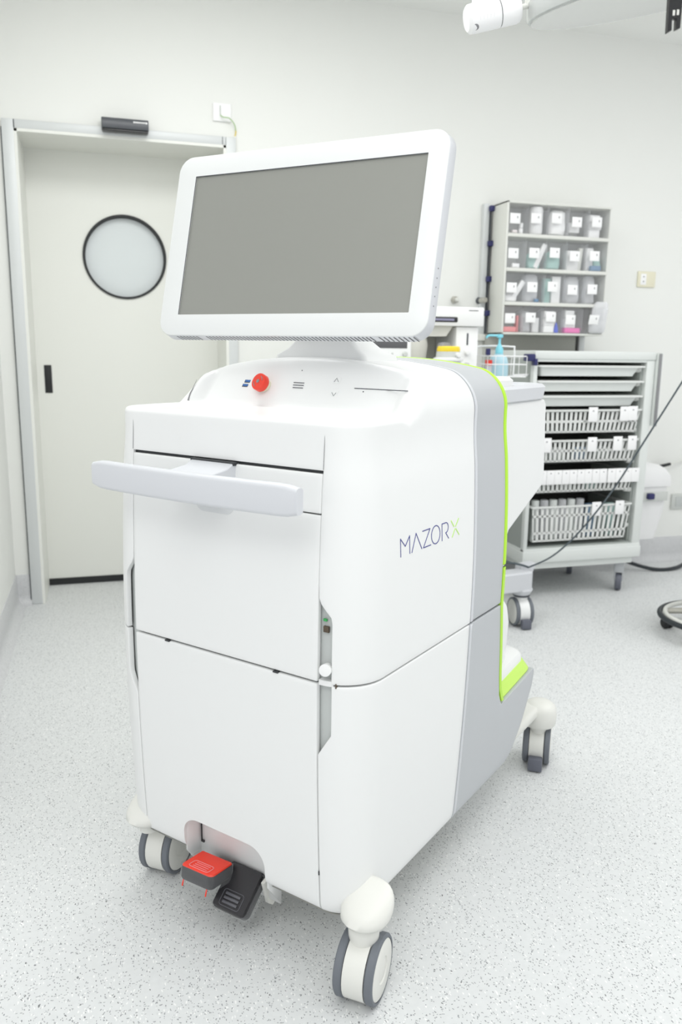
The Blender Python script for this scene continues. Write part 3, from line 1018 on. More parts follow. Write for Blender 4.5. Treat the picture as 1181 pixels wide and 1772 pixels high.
# ---- lettering on the right side cover: thin raised strokes
def lb(b_, z_): return Vector((Wd(z_) + 0.0004, b_, z_))
def let(name, strokes, m):
    bm = B()
    for st in strokes:
        for p_, q_ in zip(st[:-1], st[1:]):
            a_ = lb(*p_); b_ = lb(*q_)
            d_ = (b_ - a_).normalized(); w_ = Vector((1, 0, 0)).cross(d_).normalized() * (0.00085 if m == 'ink' else 0.0012)
            e_ = d_ * 0.0007
            v_ = [a_ - e_ - w_, b_ + e_ - w_, b_ + e_ + w_, a_ - e_ + w_]
            lo_ = [bm.verts.new(x - Vector((0.001, 0, 0))) for x in v_]; hi_ = [bm.verts.new(x + Vector((0.0003, 0, 0))) for x in v_]
            bm.faces.new(hi_)
            for i in range(4):
                j = (i + 1) % 4; bm.faces.new((lo_[i], lo_[j], hi_[j], hi_[i]))
    return obj(name, bm, m, ROB)
zb, zt_ = 0.8672, 0.9015
ell = [(0.2768 + 0.0187 * math.cos(2 * PI * k / 28), 0.8840 + 0.0185 * math.sin(2 * PI * k / 28)) for k in range(29)]
rr_ = [(0.3045, zb - 0.001), (0.3045, zt_ - 0.0005), (0.320, zt_ - 0.0005)] + [(0.3225 + 0.0105 * math.sin(PI * k / 10), 0.8905 + 0.0105 * math.cos(PI * k / 10)) for k in range(0, 10)] + [(0.3213, 0.8797), (0.3345, zb - 0.001)]
let('letter_m', [[(0.1335, zb), (0.1335, zt_), (0.1512, 0.8845), (0.1686, zt_), (0.1686, zb)]], 'ink')
let('letter_a', [[(0.1768, zb), (0.1944, zt_), (0.2166, zb)]], 'ink')
let('letter_z', [[(0.2212, zt_ - .0005), (0.2521, zt_ - .0005), (0.2236, zb), (0.2547, zb)]], 'ink')
let('letter_o', [ell], 'ink')
let('letter_r', [rr_], 'ink')
let('letter_x', [[(0.3467, 0.9007), (0.3600, 0.8862)], [(0.3824, 0.9000), (0.3674, 0.8855)], [(0.3646, 0.8807), (0.3516, 0.8650)], [(0.3691, 0.8800), (0.3841, 0.8650)]], 'ink_green')

# ---- toe: rear base with green rim and white pad
bm = B()
toe = [(0.60, 0.16), (0.70, 0.154), (0.78, 0.184), (0.842, 0.238), (0.875, 0.287), (0.903, 0.33), (0.909, 0.355), (0.90, 0.368), (0.60, 0.368)]
prism(bm, toe, lambda b_, z_, d: TL(Vector((d, b_, z_))), -0.303, 0.303)
obj('rear_base', bm, 'silver', ROB)
bm = B()
def rr3(a, b0, b1, r_, z): return [TL(Vector((p_, q_, z))) for p_, q_ in rrect(-a, a, b0, b1, [0.01, 0.01, r_, r_], 8)]
loft(bm, [rr3(0.317, 0.665, 0.912, 0.04, 0.3725), rr3(0.319, 0.665, 0.914, 0.04, 0.378), rr3(0.316, 0.665, 0.909, 0.04, 0.386), rr3(0.305, 0.665, 0.898, 0.035, 0.405)])
obj('green_rim', bm, 'green_lt', ROB, label='lime green sloping rim of the rear base')
bm = B()
loft(bm, [rr3(0.303, 0.665, 0.896, 0.035, 0.400), rr3(0.302, 0.665, 0.894, 0.035, 0.420), rr3(0.297, 0.665, 0.889, 0.035, 0.429), rr3(0.282, 0.665, 0.878, 0.035, 0.435), rr3(0.235, 0.665, 0.845, 0.03, 0.444), rr3(0.20, 0.665, 0.80, 0.03, 0.450)])
obj('rear_pad', bm, 'white', ROB, label='white rounded pad on the rear base')
bm = B()
def el(cx__, cy__, rx, ry, z): return [Vector((cx__ + rx * math.cos(2 * PI * k / 24), cy__ + ry * math.sin(2 * PI * k / 24), z)) for k in range(24)]
loft(bm, [el(0.17, 0.78, 0.115, 0.085, 0.438), el(0.20, 0.79, 0.080, 0.070, 0.452), el(0.22, 0.797, 0.062, 0.056, 0.475), el(0.228, 0.799, 0.056, 0.050, 0.54), el(0.228, 0.798, 0.050, 0.044, 0.580), el(0.228, 0.796, 0.036, 0.032, 0.603), el(0.228, 0.795, 0.014, 0.012, 0.611)])
obj('rear_socket', bm, 'white', ROB, label='white domed socket on the rear pad')

# ---- rear column (arm dock)
bm = B()
cp = [(0.655, 0.70), (0.655, 1.125), (0.995, 1.125), (1.012, 1.11), (1.030, 0.905), (1.022, 0.883), (0.79, 0.792), (0.772, 0.765), (0.765, 0.70)]
prism(bm, cp, lambda b_, z_, d: Vector((d, b_, z_)), -0.278, 0.278)
o = obj('arm_column', bm, 'white', ROB); bevel(o, 0.008, 3)
bm = B()
def tray(a, b0, b1, z, r_): return [Vector((p_, q_, z)) for p_, q_ in rrect(-a, a, b0, b1, [0.02, 0.02, r_, r_], 8)]
loft(bm, [tray(0.268, 0.67, 1.005, 1.120, 0.07), tray(0.284, 0.67, 1.030, 1.128, 0.08), tray(0.287, 0.67, 1.035, 1.158, 0.08), tray(0.280, 0.67, 1.028, 1.166, 0.08), tray(0.262, 0.69, 1.006, 1.166, 0.07), tray(0.255, 0.70, 0.998, 1.150, 0.07)])
obj('column_rim', bm, 'silver_dk', ROB, label='silver grey rounded rim around the column top')
bm = B()
loft(bm, [tray(0.272, 0.66, 0.80, 1.150, 0.03), tray(0.272, 0.66, 0.80, 1.180, 0.03), tray(0.264, 0.66, 0.792, 1.188, 0.03)])
obj('column_cap', bm, 'white', ROB)
bm = B(); box(bm, -0.12, 0.12, 0.652, 0.74, 0.40, 0.80, 0.01); obj('column_support', bm, 'white', ROB)

# ---- monitor
yaw = R(43.59); tilt = R(14.2)
nb_ = Vector((math.sin(yaw), math.cos(yaw), 0)); rr_v = Vector((math.cos(yaw), -math.sin(yaw), 0))
up_v = Vector((0, 0, 1)) * math.cos(tilt) + nb_ * math.sin(tilt); nn_v = nb_ * math.cos(tilt) - Vector((0, 0, 1)) * math.sin(tilt)
MC = Vector((0.3817, 1.6713, 1.4663))
def W2L_dir(d): return Vector((d.dot(uu), d.dot(vv), d.z))
mx_, mu_, mn_ = W2L_dir(rr_v), W2L_dir(up_v), W2L_dir(nn_v); mc_ = tolocal(MC)
def mp(x, y, d): return mc_ + mx_ * x + mu_ * y + mn_ * d
XC = -0.0035; HWm, HHm = 0.3145, 0.197
def mloop(g_, d, r_=0.034, cut_=0): return [mp(XC + p_, q_, d) for p_, q_ in rrect(-HWm + g_, HWm - g_, -HHm + g_, HHm - g_, max(0.004, r_ - g_ * .5), 8)]
bm = B()
ins = [mp(p_, q_, 0.0005) for p_, q_ in rrect(-0.2702, 0.2702, -0.1520, 0.1520, 0.0015, 8)]
ins2 = [mp(p_, q_, 0.004) for p_, q_ in rrect(-0.2702, 0.2702, -0.1520, 0.1520, 0.0015, 8)]
loft(bm, [ins2, ins, mloop(0.003, 0.0), mloop(0.0008, 0.001), mloop(0.0, 0.003)], cap=False)
MON = obj('monitor_bezel', bm, 'white_bezel', ROB, 35, label='white monitor frame')
bm = B()
loft(bm, [mloop(0.0, 0.003), mloop(-0.0035, 0.027), mloop(-0.001, 0.034), mloop(0.014, 0.037), mloop(0.05, 0.045)], cap=False)
bk = mloop(0.05, 0.045); bm.faces.new([bm.verts.new(p) for p in bk])
bmesh.ops.remove_doubles(bm, verts=bm.verts[:], dist=1e-5)
obj('monitor_shell', bm, 'silver_dk', ROB, 35, label='pale grey monitor back shell')
bm = B(); bm.faces.new([bm.verts.new(mp(x, y, 0.0035)) for x, y in ((-0.271, -0.153), (0.271, -0.153), (0.271, 0.153), (-0.271, 0.153))])
obj('monitor_screen', bm, 'screen', MON, label='switched-off screen painted grey for the room it reflects')
bm = B()
for p_, q_ in (((-0.2702, -0.152), (-0.2702, 0.152)), ((-0.2702, 0.152), (0.2702, 0.152))):
    tube(bm, [mp(p_[0], p_[1], 0.0012), mp(q_[0], q_[1], 0.0012)], 0.0009, 5)
obj('screen_gasket', bm, 'line', MON)
# vents under the frame
for half, (xa, xb, nv) in enumerate(((-0.275, -0.215, 14), (-0.205, 0.205, 66), (0.215, 0.285, 11))):
    for k in range(0):
        pass
bm = B()
x_ = -0.27
while x_ < 0.285:
    if not (-0.215 < x_ < -0.200) and not (0.200 < x_ < 0.2115):
        p0_ = mp(x_, -HHm - 0.0009, 0.006); p1_ = mp(x_ + 0.0045, -HHm - 0.0038, 0.0255)
        w_ = mx_ * 0.0012
        bm.faces.new([bm.verts.new(q) for q in (p0_ - w_, p0_ + w_, p1_ + w_, p1_ - w_)])
    x_ += 0.0102 if x_ > 0.2 else 0.0086
obj('monitor_vent', bm, 'gap', MON, label='row of fine slanted vent slots')
for y_ in (-0.065, -0.0835, -0.1008, -0.118, -0.1363):
    bm = B(); cyl(bm, mp(XC + HWm - 0.001, y_, 0.0145), mp(XC + HWm + 0.0026, y_, 0.0145), 0.0012, seg=10)
    obj('monitor_button', bm, 'grey_mark', MON)
# neck
bm = B()
def nk(a0, a1, b0, b1, z, r_=0.012): return [Vector((p_, q_, z)) for p_, q_ in rrect(a0, a1, b0, b1, r_, 5)]
loft(bm, [nk(-0.112, 0.137, 0.300, 0.45, 1.218), nk(-0.108, 0.130, 0.303, 0.445, 1.236), nk(-0.085, 0.108, 0.312, 0.42, 1.250), nk(-0.062, 0.088, 0.318, 0.40, 1.272), nk(-0.055, 0.080, 0.32, 0.38, 1.30), nk(-0.055, 0.080, 0.33, 0.37, 1.42)])
obj('monitor_neck', bm, 'white', ROB)
bm = B(); p0_ = mp(0, 0.02, 0.04); cyl(bm, p0_, p0_ + mn_ * 0.10, 0.05, 0.045, 28, 0.004); obj('monitor_mount', bm, 'white', ROB)

# ---- castors
def castor(parent, a, b, yaw_, rad=0.075, gap_=0.052, tw=0.020, brake=True, fork='offwhite', white='offwhite', dome=True, trail=0.02):
    e = bpy.data.objects.new('castor', None); e.empty_display_size = .03
    COL.objects.link(e); e.parent = parent; e.location = (a, b, 0); e.rotation_euler = (0, 0, yaw_)
    def p(x, y, z): return Vector((x, y + trail, z))
    for s in (-1, 1):
        x0_ = s * gap_ / 2; x1_ = s * (gap_ / 2 + tw)
        bm = B()
        lathe(bm, [(rad - 0.012, 0), (rad - 0.003, 0.0), (rad, 0.003), (rad, tw - 0.003), (rad - 0.003, tw), (rad - 0.008, tw)], p(x0_, 0, rad), (s, 0, 0), 56, cap=False)
        obj('tyre', bm, 'tyre', e)
        bm = B()
        lathe(bm, [(rad - 0.013, 0), (rad - 0.0095, 0.0), (rad - 0.0085, tw - 0.001), (rad - 0.012, tw + 0.001), (0.026, tw + 0.0015), (0.024, tw - 0.001), (0.020, tw + 0.0005), (0, tw + 0.001)], p(x0_, 0, rad), (s, 0, 0), 56, cap=False)
        obj('wheel_disc', bm, white, e)
    # housing between the wheels: wraps over the front and top
    bm = B()
    n_ = 26; out = []
    for k in range(n_ + 1):
        th = R(-60) + R(300) * k / n_
        out.append((-(rad - 0.002) * math.cos(th), rad + (rad - 0.002) * math.sin(th)))
    prism(bm, out, lambda y_, z_, d: p(d, y_, max(0.010, z_)), -gap_ / 2 + 0.0015, gap_ / 2 - 0.0015)
    obj('castor_housing', bm, fork, e, 50)
    bm = B(); lathe(bm, [(0.022, rad * 1.5), (0.030, rad * 2.0), (0.031, rad * 2.25), (0.028, rad * 2.4)], (0, 0, 0), (0, 0, 1), 28); obj('castor_stem', bm, fork, e)
    return e
c1 = castor(ROB, 0.331, 0.022, R(12), trail=0.0, rad=0.066, gap_=0.046, tw=0.017)
c2 = castor(ROB, -0.277, 0.088, R(14), trail=0.0, rad=0.066, gap_=0.046, tw=0.017)
c3 = castor(ROB, 0.277, 1.118, R(17), trail=0.0, rad=0.064, gap_=0.046, tw=0.017)
c4 = castor(ROB, -0.277, 1.118, R(10), trail=0.0, rad=0.064, gap_=0.046, tw=0.017)
for c_ in (c3, c4):
    bm = B(); vs = box(bm, -0.021, 0.021, -0.084, -0.056, 0.004, 0.044, 0.004)
    obj('brake_tab', bm, 'tyre_dk', c_)
# bell-shaped leg ends above the front castors
for s, a_, b_ in ((1, 0.331, 0.030), (-1, -0.272, 0.028)):
    bm = B()
    secs = []
    for z_, cb_, ra, rb in ((0.135, 0.030, 0.022, 0.022), (0.1535, 0.030, 0.026, 0.026), (0.154, 0.030, 0.035, 0.035), (0.160, 0.028, 0.044, 0.046), (0.170, 0.028, 0.049, 0.052), (0.184, 0.032, 0.0515, 0.050),
                           (0.198, 0.039, 0.051, 0.043), (0.211, 0.047, 0.048, 0.034), (0.222, 0.055, 0.042, 0.023), (0.231, 0.061, 0.034, 0.013), (0.236, 0.065, 0.02, 0.005)):
        z_ = z_ if z_ < 0.1532 else 0.160 + (z_ - 0.1535) * 0.84
        secs.append([Vector((a_ + ra * math.cos(2 * PI * k / 40), cb_ - 0.03 + b_ + rb * math.sin(2 * PI * k / 40), z_)) for k in range(40)])
    loft(bm, secs); obj('castor_bell', bm, 'offwhite', ROB, 60)
# rear legs: arm with domed end over the castor
for s in (1, -1):
    bm = B()
    lathe(bm, [(0.024, 0.110), (0.028, 0.134), (0.047, 0.135), (0.050, 0.139), (0.0515, 0.17), (0.050, 0.186), (0.045, 0.197), (0.034, 0.205), (0.018, 0.209), (0.0, 0.210)], (s * 0.285, 1.098, 0), (0, 0, 1), 40)
    obj('rear_leg_dome', bm, 'offwhite', ROB, 60)
    bm = B(); box(bm, s * 0.262 - 0.040, s * 0.262 + 0.034, 0.86, 1.095, 0.168, 0.203, 0.012, 3); obj('rear_leg', bm, 'offwhite', ROB, 50)

# ------------------------------------------------------------ bin cabinet on the wall
YCF = 3.90; CX0, CX1, CZ0, CZ1 = 1.992, 2.600, 1.338, 1.996
cab = empty('bin_cabinet', (CX0, YCF, CZ0), 0, 'pale grey wall cabinet with twenty clear tilt bins in four rows', 'cabinet')
def L(x, y, z): return (x - CX0, y - YCF, z - CZ0)
bm = B()
w = CX1 - CX0; h = CZ1 - CZ0; dpt = 0.16
box(bm, 0, 0.012, 0, dpt, 0, h, 0.002); box(bm, w - 0.004, w, 0.012, dpt, 0.01, h - 0.01); box(bm, 0, w, 0, dpt, h - 0.010, h, 0.002); box(bm, 0, w, 0, dpt, 0, 0.010, 0.002)
obj('cabinet_shell', bm, 'cab', cab)
bm = B(); box(bm, 0.01, w - 0.004, dpt - 0.01, dpt, 0.01, h - 0.01); obj('cabinet_back', bm, 'cab_in', cab)
rowz = [(1.842, 1.986), (1.672, 1.822), (1.502, 1.654), (1.348, 1.486)]
for z_ in (1.832, 1.663, 1.494):
    bm = B(); box(bm, 0.012, w - 0.004, -0.001, dpt - 0.01, z_ - 0.0085 - CZ0, z_ + 0.0085 - CZ0, 0.001); obj('cabinet_shelf', bm, 'cab', cab)
cw = (w - 0.014) / 5
binproto = None
def make_bin(hh):
    bm = B()
    W_ = cw - 0.004
    # open-topped wedge bin: front, two sides, bottom
    def q(pts): bm.faces.new([bm.verts.new(Vector(p)) for p in pts])
    q([(0, 0, 0), (W_, 0, 0), (W_, -0.004, hh), (0, -0.004, hh)])
    q([(0, 0, 0), (0, 0.12, 0), (0, 0.09, hh * .8), (0, -0.004, hh)])
    q([(W_, 0, 0), (W_, 0.12, 0), (W_, 0.09, hh * .8), (W_, -0.004, hh)])
    q([(0, 0, 0), (W_, 0, 0), (W_, 0.12, 0), (0, 0.12, 0)])
    o_ = obj('tilt_bin', bm, 'clear', cab, 20)
    return o_
rnames = ['top', 'second', 'third', 'bottom']; cnames = ['first', 'second', 'third', 'fourth', 'fifth']
bins = {}
for r_, (z0_, z1_) in enumerate(rowz):
    for c_ in range(5):
        if r_ == 0 and c_ == 0 or True:
            o_ = make_bin(z1_ - z0_ - 0.004) if (c_ == 0) else bins[(r_, 0)].copy()
            if c_: COL.objects.link(o_)
        o_.location = (0.013 + c_ * cw, 0.014, z0_ - CZ0 + 0.001)
        if (r_, c_) == (3, 4): o_.rotation_euler = (R(14), 0, 0); o_.location.y = -0.004
        bins[(r_, c_)] = o_
        lz = 0.045 + 0.006 * ((r_ * 3 + c_) % 3)
        bm = B(); box(bm, 0.008, 0.066, -0.0085, -0.0065, lz, lz + 0.05, 0.0005)
        lc = obj('label_card', bm, 'paper', o_, label='white label card')
        bm = B(); box(bm, 0.047, 0.0525, -0.0092, -0.0084, lz + 0.026, lz + 0.036); obj('card_print', bm, 'text', o_)
# bin contents
def cell(r_, c_, fx, y=0.05):
    z0_, z1_ = rowz[r_]
    return Vector((CX0 + 0.013 + c_ * cw + fx, YCF + y, z0_ + 0.003))
def put_box(r_, c_, fx, w_, d_, h_, m, name, label, cat, y=0.06, tiltx=0.0, rz=0.0, z=0.0, rad=0.002):
    bm = B(); mt = Matrix.Rotation(tiltx, 4, 'Y')
    box(bm, -w_ / 2, w_ / 2, -d_ / 2, d_ / 2, 0, h_, rad, mtx=mt)
    lo_ = min(v.co.z for v in bm.verts)
    o_ = obj(name, bm, m); p_ = cell(r_, c_, fx, y); o_.location = (p_.x, p_.y, p_.z + z - lo_)
    tag(o_, label, cat); return o_
def put_bag(r_, c_, fx, w_, d_, h_, m, name, label, cat, y=0.06, lean=0.0, seed=0, z=0.0):
    rnd = random.Random(seed); bm = B(); secs = []
    for i, k in enumerate((0, .06, .3, .6, .9, 1.0)):
        f = (.7, .95, 1.0, .95, .9, .6)[i]; g_ = (.5, .9, 1, .8, .5, .15)[i]
        ox = lean * k * h_ + rnd.uniform(-.004, .004)
        secs.append([Vector((ox + f * w_ / 2 * math.copysign(abs(math.cos(2 * PI * j / 20)) ** .6, math.cos(2 * PI * j / 20)) + rnd.uniform(-.0015, .0015), g_ * d_ / 2 * math.sin(2 * PI * j / 20), k * h_)) for j in range(20)])
    loft(bm, secs); o_ = obj(name, bm, m, None, 50); p_ = cell(r_, c_, fx, y); o_.location = (p_.x, p_.y, p_.z + z); tag(o_, label, cat); return o_
def put_roll(r_, c_, fx, rad, h_, m, name, label, cat, y=0.05, z=0.0):
    bm = B(); lathe(bm, [(0, 0), (rad * .9, 0), (rad, h_ * .08), (rad, h_ * .9), (rad * .85, h_), (0, h_)], (0, 0, 0), (0, 0, 1), 24)
    o_ = obj(name, bm, m); p_ = cell(r_, c_, fx, y); o_.location = (p_.x, p_.y, p_.z + z); tag(o_, label, cat); return o_
put_roll(0, 0, 0.084, 0.011, 0.024, 'paper', 'cap', 'lower of two small white caps in top row first bin', 'cap', 0.03)
put_roll(0, 0, 0.084, 0.011, 0.024, 'paper', 'cap', 'upper of two small white caps in top row first bin', 'cap', 0.03, 0.026)
put_box(0, 0, 0.045, 0.026, 0.03, 0.014, 'chip', 'small_box', 'tiny pale box lying in top row first bin', 'box', 0.03)
put_roll(0, 1, 0.058, 0.036, 0.135, 'bin', 'cup_stack', 'tall white stack of cups in top row second bin', 'cups')
put_bag(0, 2, 0.066, 0.098, 0.07, 0.128, 'paper', 'padded_bag', 'large puffed white bag filling top row third bin', 'bag', seed=2)
put_box(0, 3, 0.045, 0.058, 0.04, 0.05, 'paper', 'carton', 'small white carton in top row fourth bin', 'box', z=0.02)
put_box(0, 4, 0.042, 0.066, 0.05, 0.040, 'paper', 'carton', 'lowest white carton of the stack in top row fifth bin', 'box')
put_box(0, 4, 0.046, 0.074, 0.05, 0.038, 'bin', 'carton', 'middle white carton of the stack in top row fifth bin', 'box', z=0.0405)
put_box(0, 4, 0.042, 0.060, 0.05, 0.034, 'paper', 'carton', 'uppermost white carton of the stack in top row fifth bin', 'box', z=0.079)
put_box(1, 0, 0.06, 0.04, 0.03, 0.02, 'paper', 'small_box', 'small white box at the bottom of second row first bin', 'box', 0.03)
put_bag(1, 1, 0.058, 0.075, 0.05, 0.078, 'tealpack', 'packet', 'pale teal packet standing in second row second bin', 'packet', seed=4)
put_box(1, 1, 0.062, 0.026, 0.012, 0.13, 'paper', 'swab_pack', 'white slim pack leaning right in second row second bin', 'packet', 0.04, R(24))
put_bag(1, 2, 0.055, 0.085, 0.06, 0.092, 'tealpack', 'packet', 'pale teal packet filling second row third bin', 'packet', 0.065, seed=5)
put_box(1, 3, 0.045, 0.07, 0.04, 0.10, 'bin', 'packet', 'off white packet in second row fourth bin', 'packet', 0.06)
put_box(1, 3, 0.088, 0.022, 0.03, 0.115, 'cab', 'packet', 'narrow grey packet beside the off white one in second row fourth bin', 'packet', 0.06, R(6))
put_box(1, 4, 0.032, 0.042, 0.03, 0.118, 'paper', 'packet', 'tall white packet in second row fifth bin', 'packet', 0.06)
put_bag(1, 4, 0.082, 0.05, 0.04, 0.075, 'tealpack', 'packet', 'teal packet beside the tall white one in second row fifth bin', 'packet', seed=8)
put_box(1, 4, 0.055, 0.06, 0.02, 0.026, 'bluepack', 'packet', 'small blue packet lying in second row fifth bin', 'packet', 0.025)
put_bag(2, 0, 0.045, 0.08, 0.05, 0.045, 'paper', 'gauze_pack', 'crumpled white pack at the bottom of third row first bin', 'packet', 0.05, seed=9)
put_box(2, 0, 0.052, 0.026, 0.012, 0.118, 'paper', 'swab_pack', 'white slim pack leaning right in third row first bin', 'packet', 0.035, R(34))
put_bag(2, 1, 0.05, 0.085, 0.05, 0.142, 'clear2', 'plastic_bag', 'tall milky plastic bag in third row second bin', 'bag', seed=10, lean=0.05)
put_box(2, 1, 0.07, 0.022, 0.02, 0.016, 'bluepack', 'clip', 'small blue clip at the bottom of third row second bin', 'clip', 0.02)
put_box(2, 2, 0.03, 0.036, 0.03, 0.125, 'tealpack', 'packet', 'tall green tinted packet in third row third bin', 'packet', 0.065)
put_box(2, 2, 0.078, 0.05, 0.03, 0.135, 'paper', 'packet', 'tall white packet on the right of third row third bin', 'packet', 0.055)
put_bag(2, 3, 0.06, 0.09, 0.05, 0.138, 'clear2', 'plastic_bag', 'tall milky plastic bag in third row fourth bin', 'bag', seed=12)
put_bag(2, 4, 0.045, 0.07, 0.05, 0.146, 'clear2', 'plastic_bag', 'tall milky plastic bag in third row fifth bin', 'bag', seed=13)
put_box(3, 0, 0.042, 0.074, 0.05, 0.026, 'rose', 'packet', 'salmon pink packet lying in bottom row first bin', 'packet', 0.04)
put_box(3, 0, 0.102, 0.012, 0.03, 0.085, 'rose', 'packet', 'pink packet standing at the right edge of bottom row first bin', 'packet', 0.06)
put_bag(3, 1, 0.035, 0.055, 0.04, 0.108, 'clear2', 'plastic_bag', 'taller bluish clear bag in bottom row second bin', 'bag', seed=14)
put_box(3, 1, 0.086, 0.036, 0.03, 0.075, 'bin', 'packet', 'lower white packet on the right of bottom row second bin', 'packet', 0.05)
for k, nm in enumerate(('lowest', 'middle', 'uppermost')):
    put_box(3, 2, 0.037, 0.06, 0.04, 0.036, 'paper', 'carton', nm + ' white carton of the stack in bottom row third bin', 'box', 0.04, z=0.037 * k)
put_box(3, 2, 0.088, 0.02, 0.03, 0.10, 'cab', 'packet', 'cream upright packet in bottom row third bin', 'packet', 0.07)
bm = B(); lathe(bm, [(0, 0), (0.013, 0), (0.012, 0.02), (0.004, 0.05), (0, 0.055)], (0, 0, 0), (0, 0, 1), 20); o_ = obj('nozzle_cap', bm, 'royal'); p_ = cell(3, 2, 0.085, 0.03); o_.location = p_; tag(o_, 'royal blue cone cap in bottom row third bin', 'cap')
put_box(3, 3, 0.058, 0.092, 0.05, 0.026, 'pink', 'glove_box', 'bright pink box lying in bottom row fourth bin', 'box', 0.04)
put_box(3, 3, 0.044, 0.062, 0.04, 0.048, 'paper', 'carton', 'lower white carton above the pink box in bottom row fourth bin', 'box', 0.04, z=0.027)
put_box(3, 3, 0.04, 0.054, 0.04, 0.040, 'bin', 'carton', 'upper white carton above the pink box in bottom row fourth bin', 'box', 0.04, z=0.076)
put_bag(3, 4, 0.075, 0.10, 0.05, 0.165, 'clear2', 'plastic_bag', 'milky plastic bag bulging out of the open bottom row fifth bin', 'bag', 0.0, lean=0.12, seed=16)

# wall rails behind / beside the cabinet
bm = B()
t = empty('wall_rail', (1.962, YW, 1.31), 0, 'vertical aluminium wall rail with navy clips left of the bin cabinet', 'rail')
bm = B(); box(bm, -0.018, 0.014, -0.03, 0, 0.02, 0.695, 0.003); obj('rail', bm, 'alu', t)
bm = B(); box(bm, 0.016, 0.022, -0.034, -0.0, 0.03, 0.68); obj('rail_groove', bm, 'line', t)
for z_ in (0.655, 0.48, 0.30, 0.125):
    bm = B(); box(bm, 0.008, 0.034, -0.055, -0.01, z_, z_ + 0.028, 0.003); obj('rail_clip', bm, 'navy', t, label='navy plastic clip')
bm = B(); box(bm, -0.022, 0.012, -0.05, 0, -0.005, 0.03, 0.003); obj('rail_foot', bm, 'cab', t)
t = empty('wall_rail', (2.58, YW, 1.0), 0, 'vertical aluminium wall rail showing below the right end of the bin cabinet', 'rail')
bm = B(); box(bm, -0.02, 0.016, -0.03, 0, 0, 0.42, 0.003); obj('rail', bm, 'alu', t)
bm = B(); box(bm, -0.025, -0.02, -0.03, 0, 0, 0.40); obj('rail_groove', bm, 'grey_mark', t)
bm = B(); box(bm, 1.985, 2.545, YW - 0.02, YW, 1.05, 1.345, 0.002); o = obj('wall_shade_panel', bm, 'shade_panel'); tag(o, 'grey panel standing in for the shaded wall below the bin cabinet', 'panel')  # added sheet: shade on the wall under the cabinet, painted as grey

# cream socket and grey socket on back wall
t = empty('wall_socket', (2.400, YW, 1.337), 0, 'cream double wall socket right of the bin cabinet', 'socket')
t.location = (2.405, YW, 1.338)
sx, sz = (2.911 * 0, 0)
t.location = (2.980, YW, 1.660)
bm = B(); box(bm, -0.058, 0.058, -0.010, 0, -0.043, 0.043, 0.003); obj('plate', bm, 'cream', t)
bm = B(); box(bm, -0.040, -0.004, -0.0115, -0.009, -0.03, 0.03, 0.001); obj('rocker', bm, 'paper', t)
bm = B()
for z_ in (-0.012, 0.014): cyl(bm, (-0.022, -0.0135, z_), (-0.022, -0.011, z_), 0.004, seg=10)
obj('indicator', bm, 'grey_mark', t)
t = empty('wall_socket', (3.350, YW, 0.366), 0, 'grey framed wall socket low on the back wall at the right edge', 'socket')
bm = B(); box(bm, -0.063, 0.063, -0.012, 0, -0.047, 0.047, 0.003); obj('plate', bm, 'socket_grey', t)
bm = B(); box(bm, -0.035, 0.035, -0.015, -0.011, -0.03, 0.03, 0.002); obj('socket_insert', bm, 'core', t)

# wall plug and lead near right edge
t = empty('plug_lead', (3.195, YW - 0.04, 0.600), 0, 'black plug on a thin lead held against the wall above the white bin', 'plug')
bm = B(); cyl(bm, (-0.055, 0, -0.012), (0.035, 0, 0.004), 0.010, 0.009, 14, 0.002); cyl(bm, (-0.03, 0, -0.008), (-0.03, 0.04, -0.008), 0.006); obj('plug', bm, 'black', t)
bm = B(); tube(bm, spline([(0.035, 0, 0.004), (0.09, 0.01, 0.012), (0.2, 0.03, 0.03), (0.4, 0.034, 0.05)], 8), 0.005); obj('lead', bm, 'cab', t)

# ------------------------------------------------------------ supply cart
KX0, KX1, KYF, KYB = 1.997, 2.682, 3.55, 4.03
cart = empty('supply_cart', (KX0, KYF, 0), 0, 'tall pale grey open supply cart with trays and baskets on castors', 'cart')
kw = KX1 - KX0; kd = KYB - KYF
def cb(name, boxes, m, parent=cart, r=0.003, label=None, angle=38):
    bm = B()
    for bb in boxes: box(bm, *bb, r)
    return obj(name, bm, m, parent, angle, label=label)
cb('corner_post', [(0, 0.022, 0, 0.03, 0.255, 1.215)], 'cart'); cb('corner_post', [(kw - 0.048, kw, 0, 0.045, 0.255, 1.215)], 'cart')
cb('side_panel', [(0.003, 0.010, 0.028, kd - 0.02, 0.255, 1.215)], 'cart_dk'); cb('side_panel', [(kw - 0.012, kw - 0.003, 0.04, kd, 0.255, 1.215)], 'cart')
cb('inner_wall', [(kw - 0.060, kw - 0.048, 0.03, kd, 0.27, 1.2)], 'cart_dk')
cb('corner_post', [(0, 0.03, kd - 0.03, kd, 0.255, 1.215)], 'cart')
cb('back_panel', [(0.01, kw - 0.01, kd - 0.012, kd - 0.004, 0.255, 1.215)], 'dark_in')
cb('top_panel', [(0, kw, -0.006, kd, 1.215, 1.256)], 'cart', r=0.006)
cb('top_rail', [(0.02, kw - 0.048, 0.0, 0.02, 1.203, 1.216)], 'cart')
cb('base_skirt', [(-0.004, kw + 0.004, -0.008, kd, 0.196, 0.255), (0.0, kw, -0.004, kd, 0.225, 0.270)], 'cart', r=0.005)
cb('base_plinth', [(0.025, kw - 0.03, 0.01, kd - 0.01, 0.160, 0.198)], 'cart', r=0.004)
cb('bottom_shelf', [(0.012, kw - 0.05, 0.01, kd - 0.02, 0.270, 0.276)], 'cart_dk')
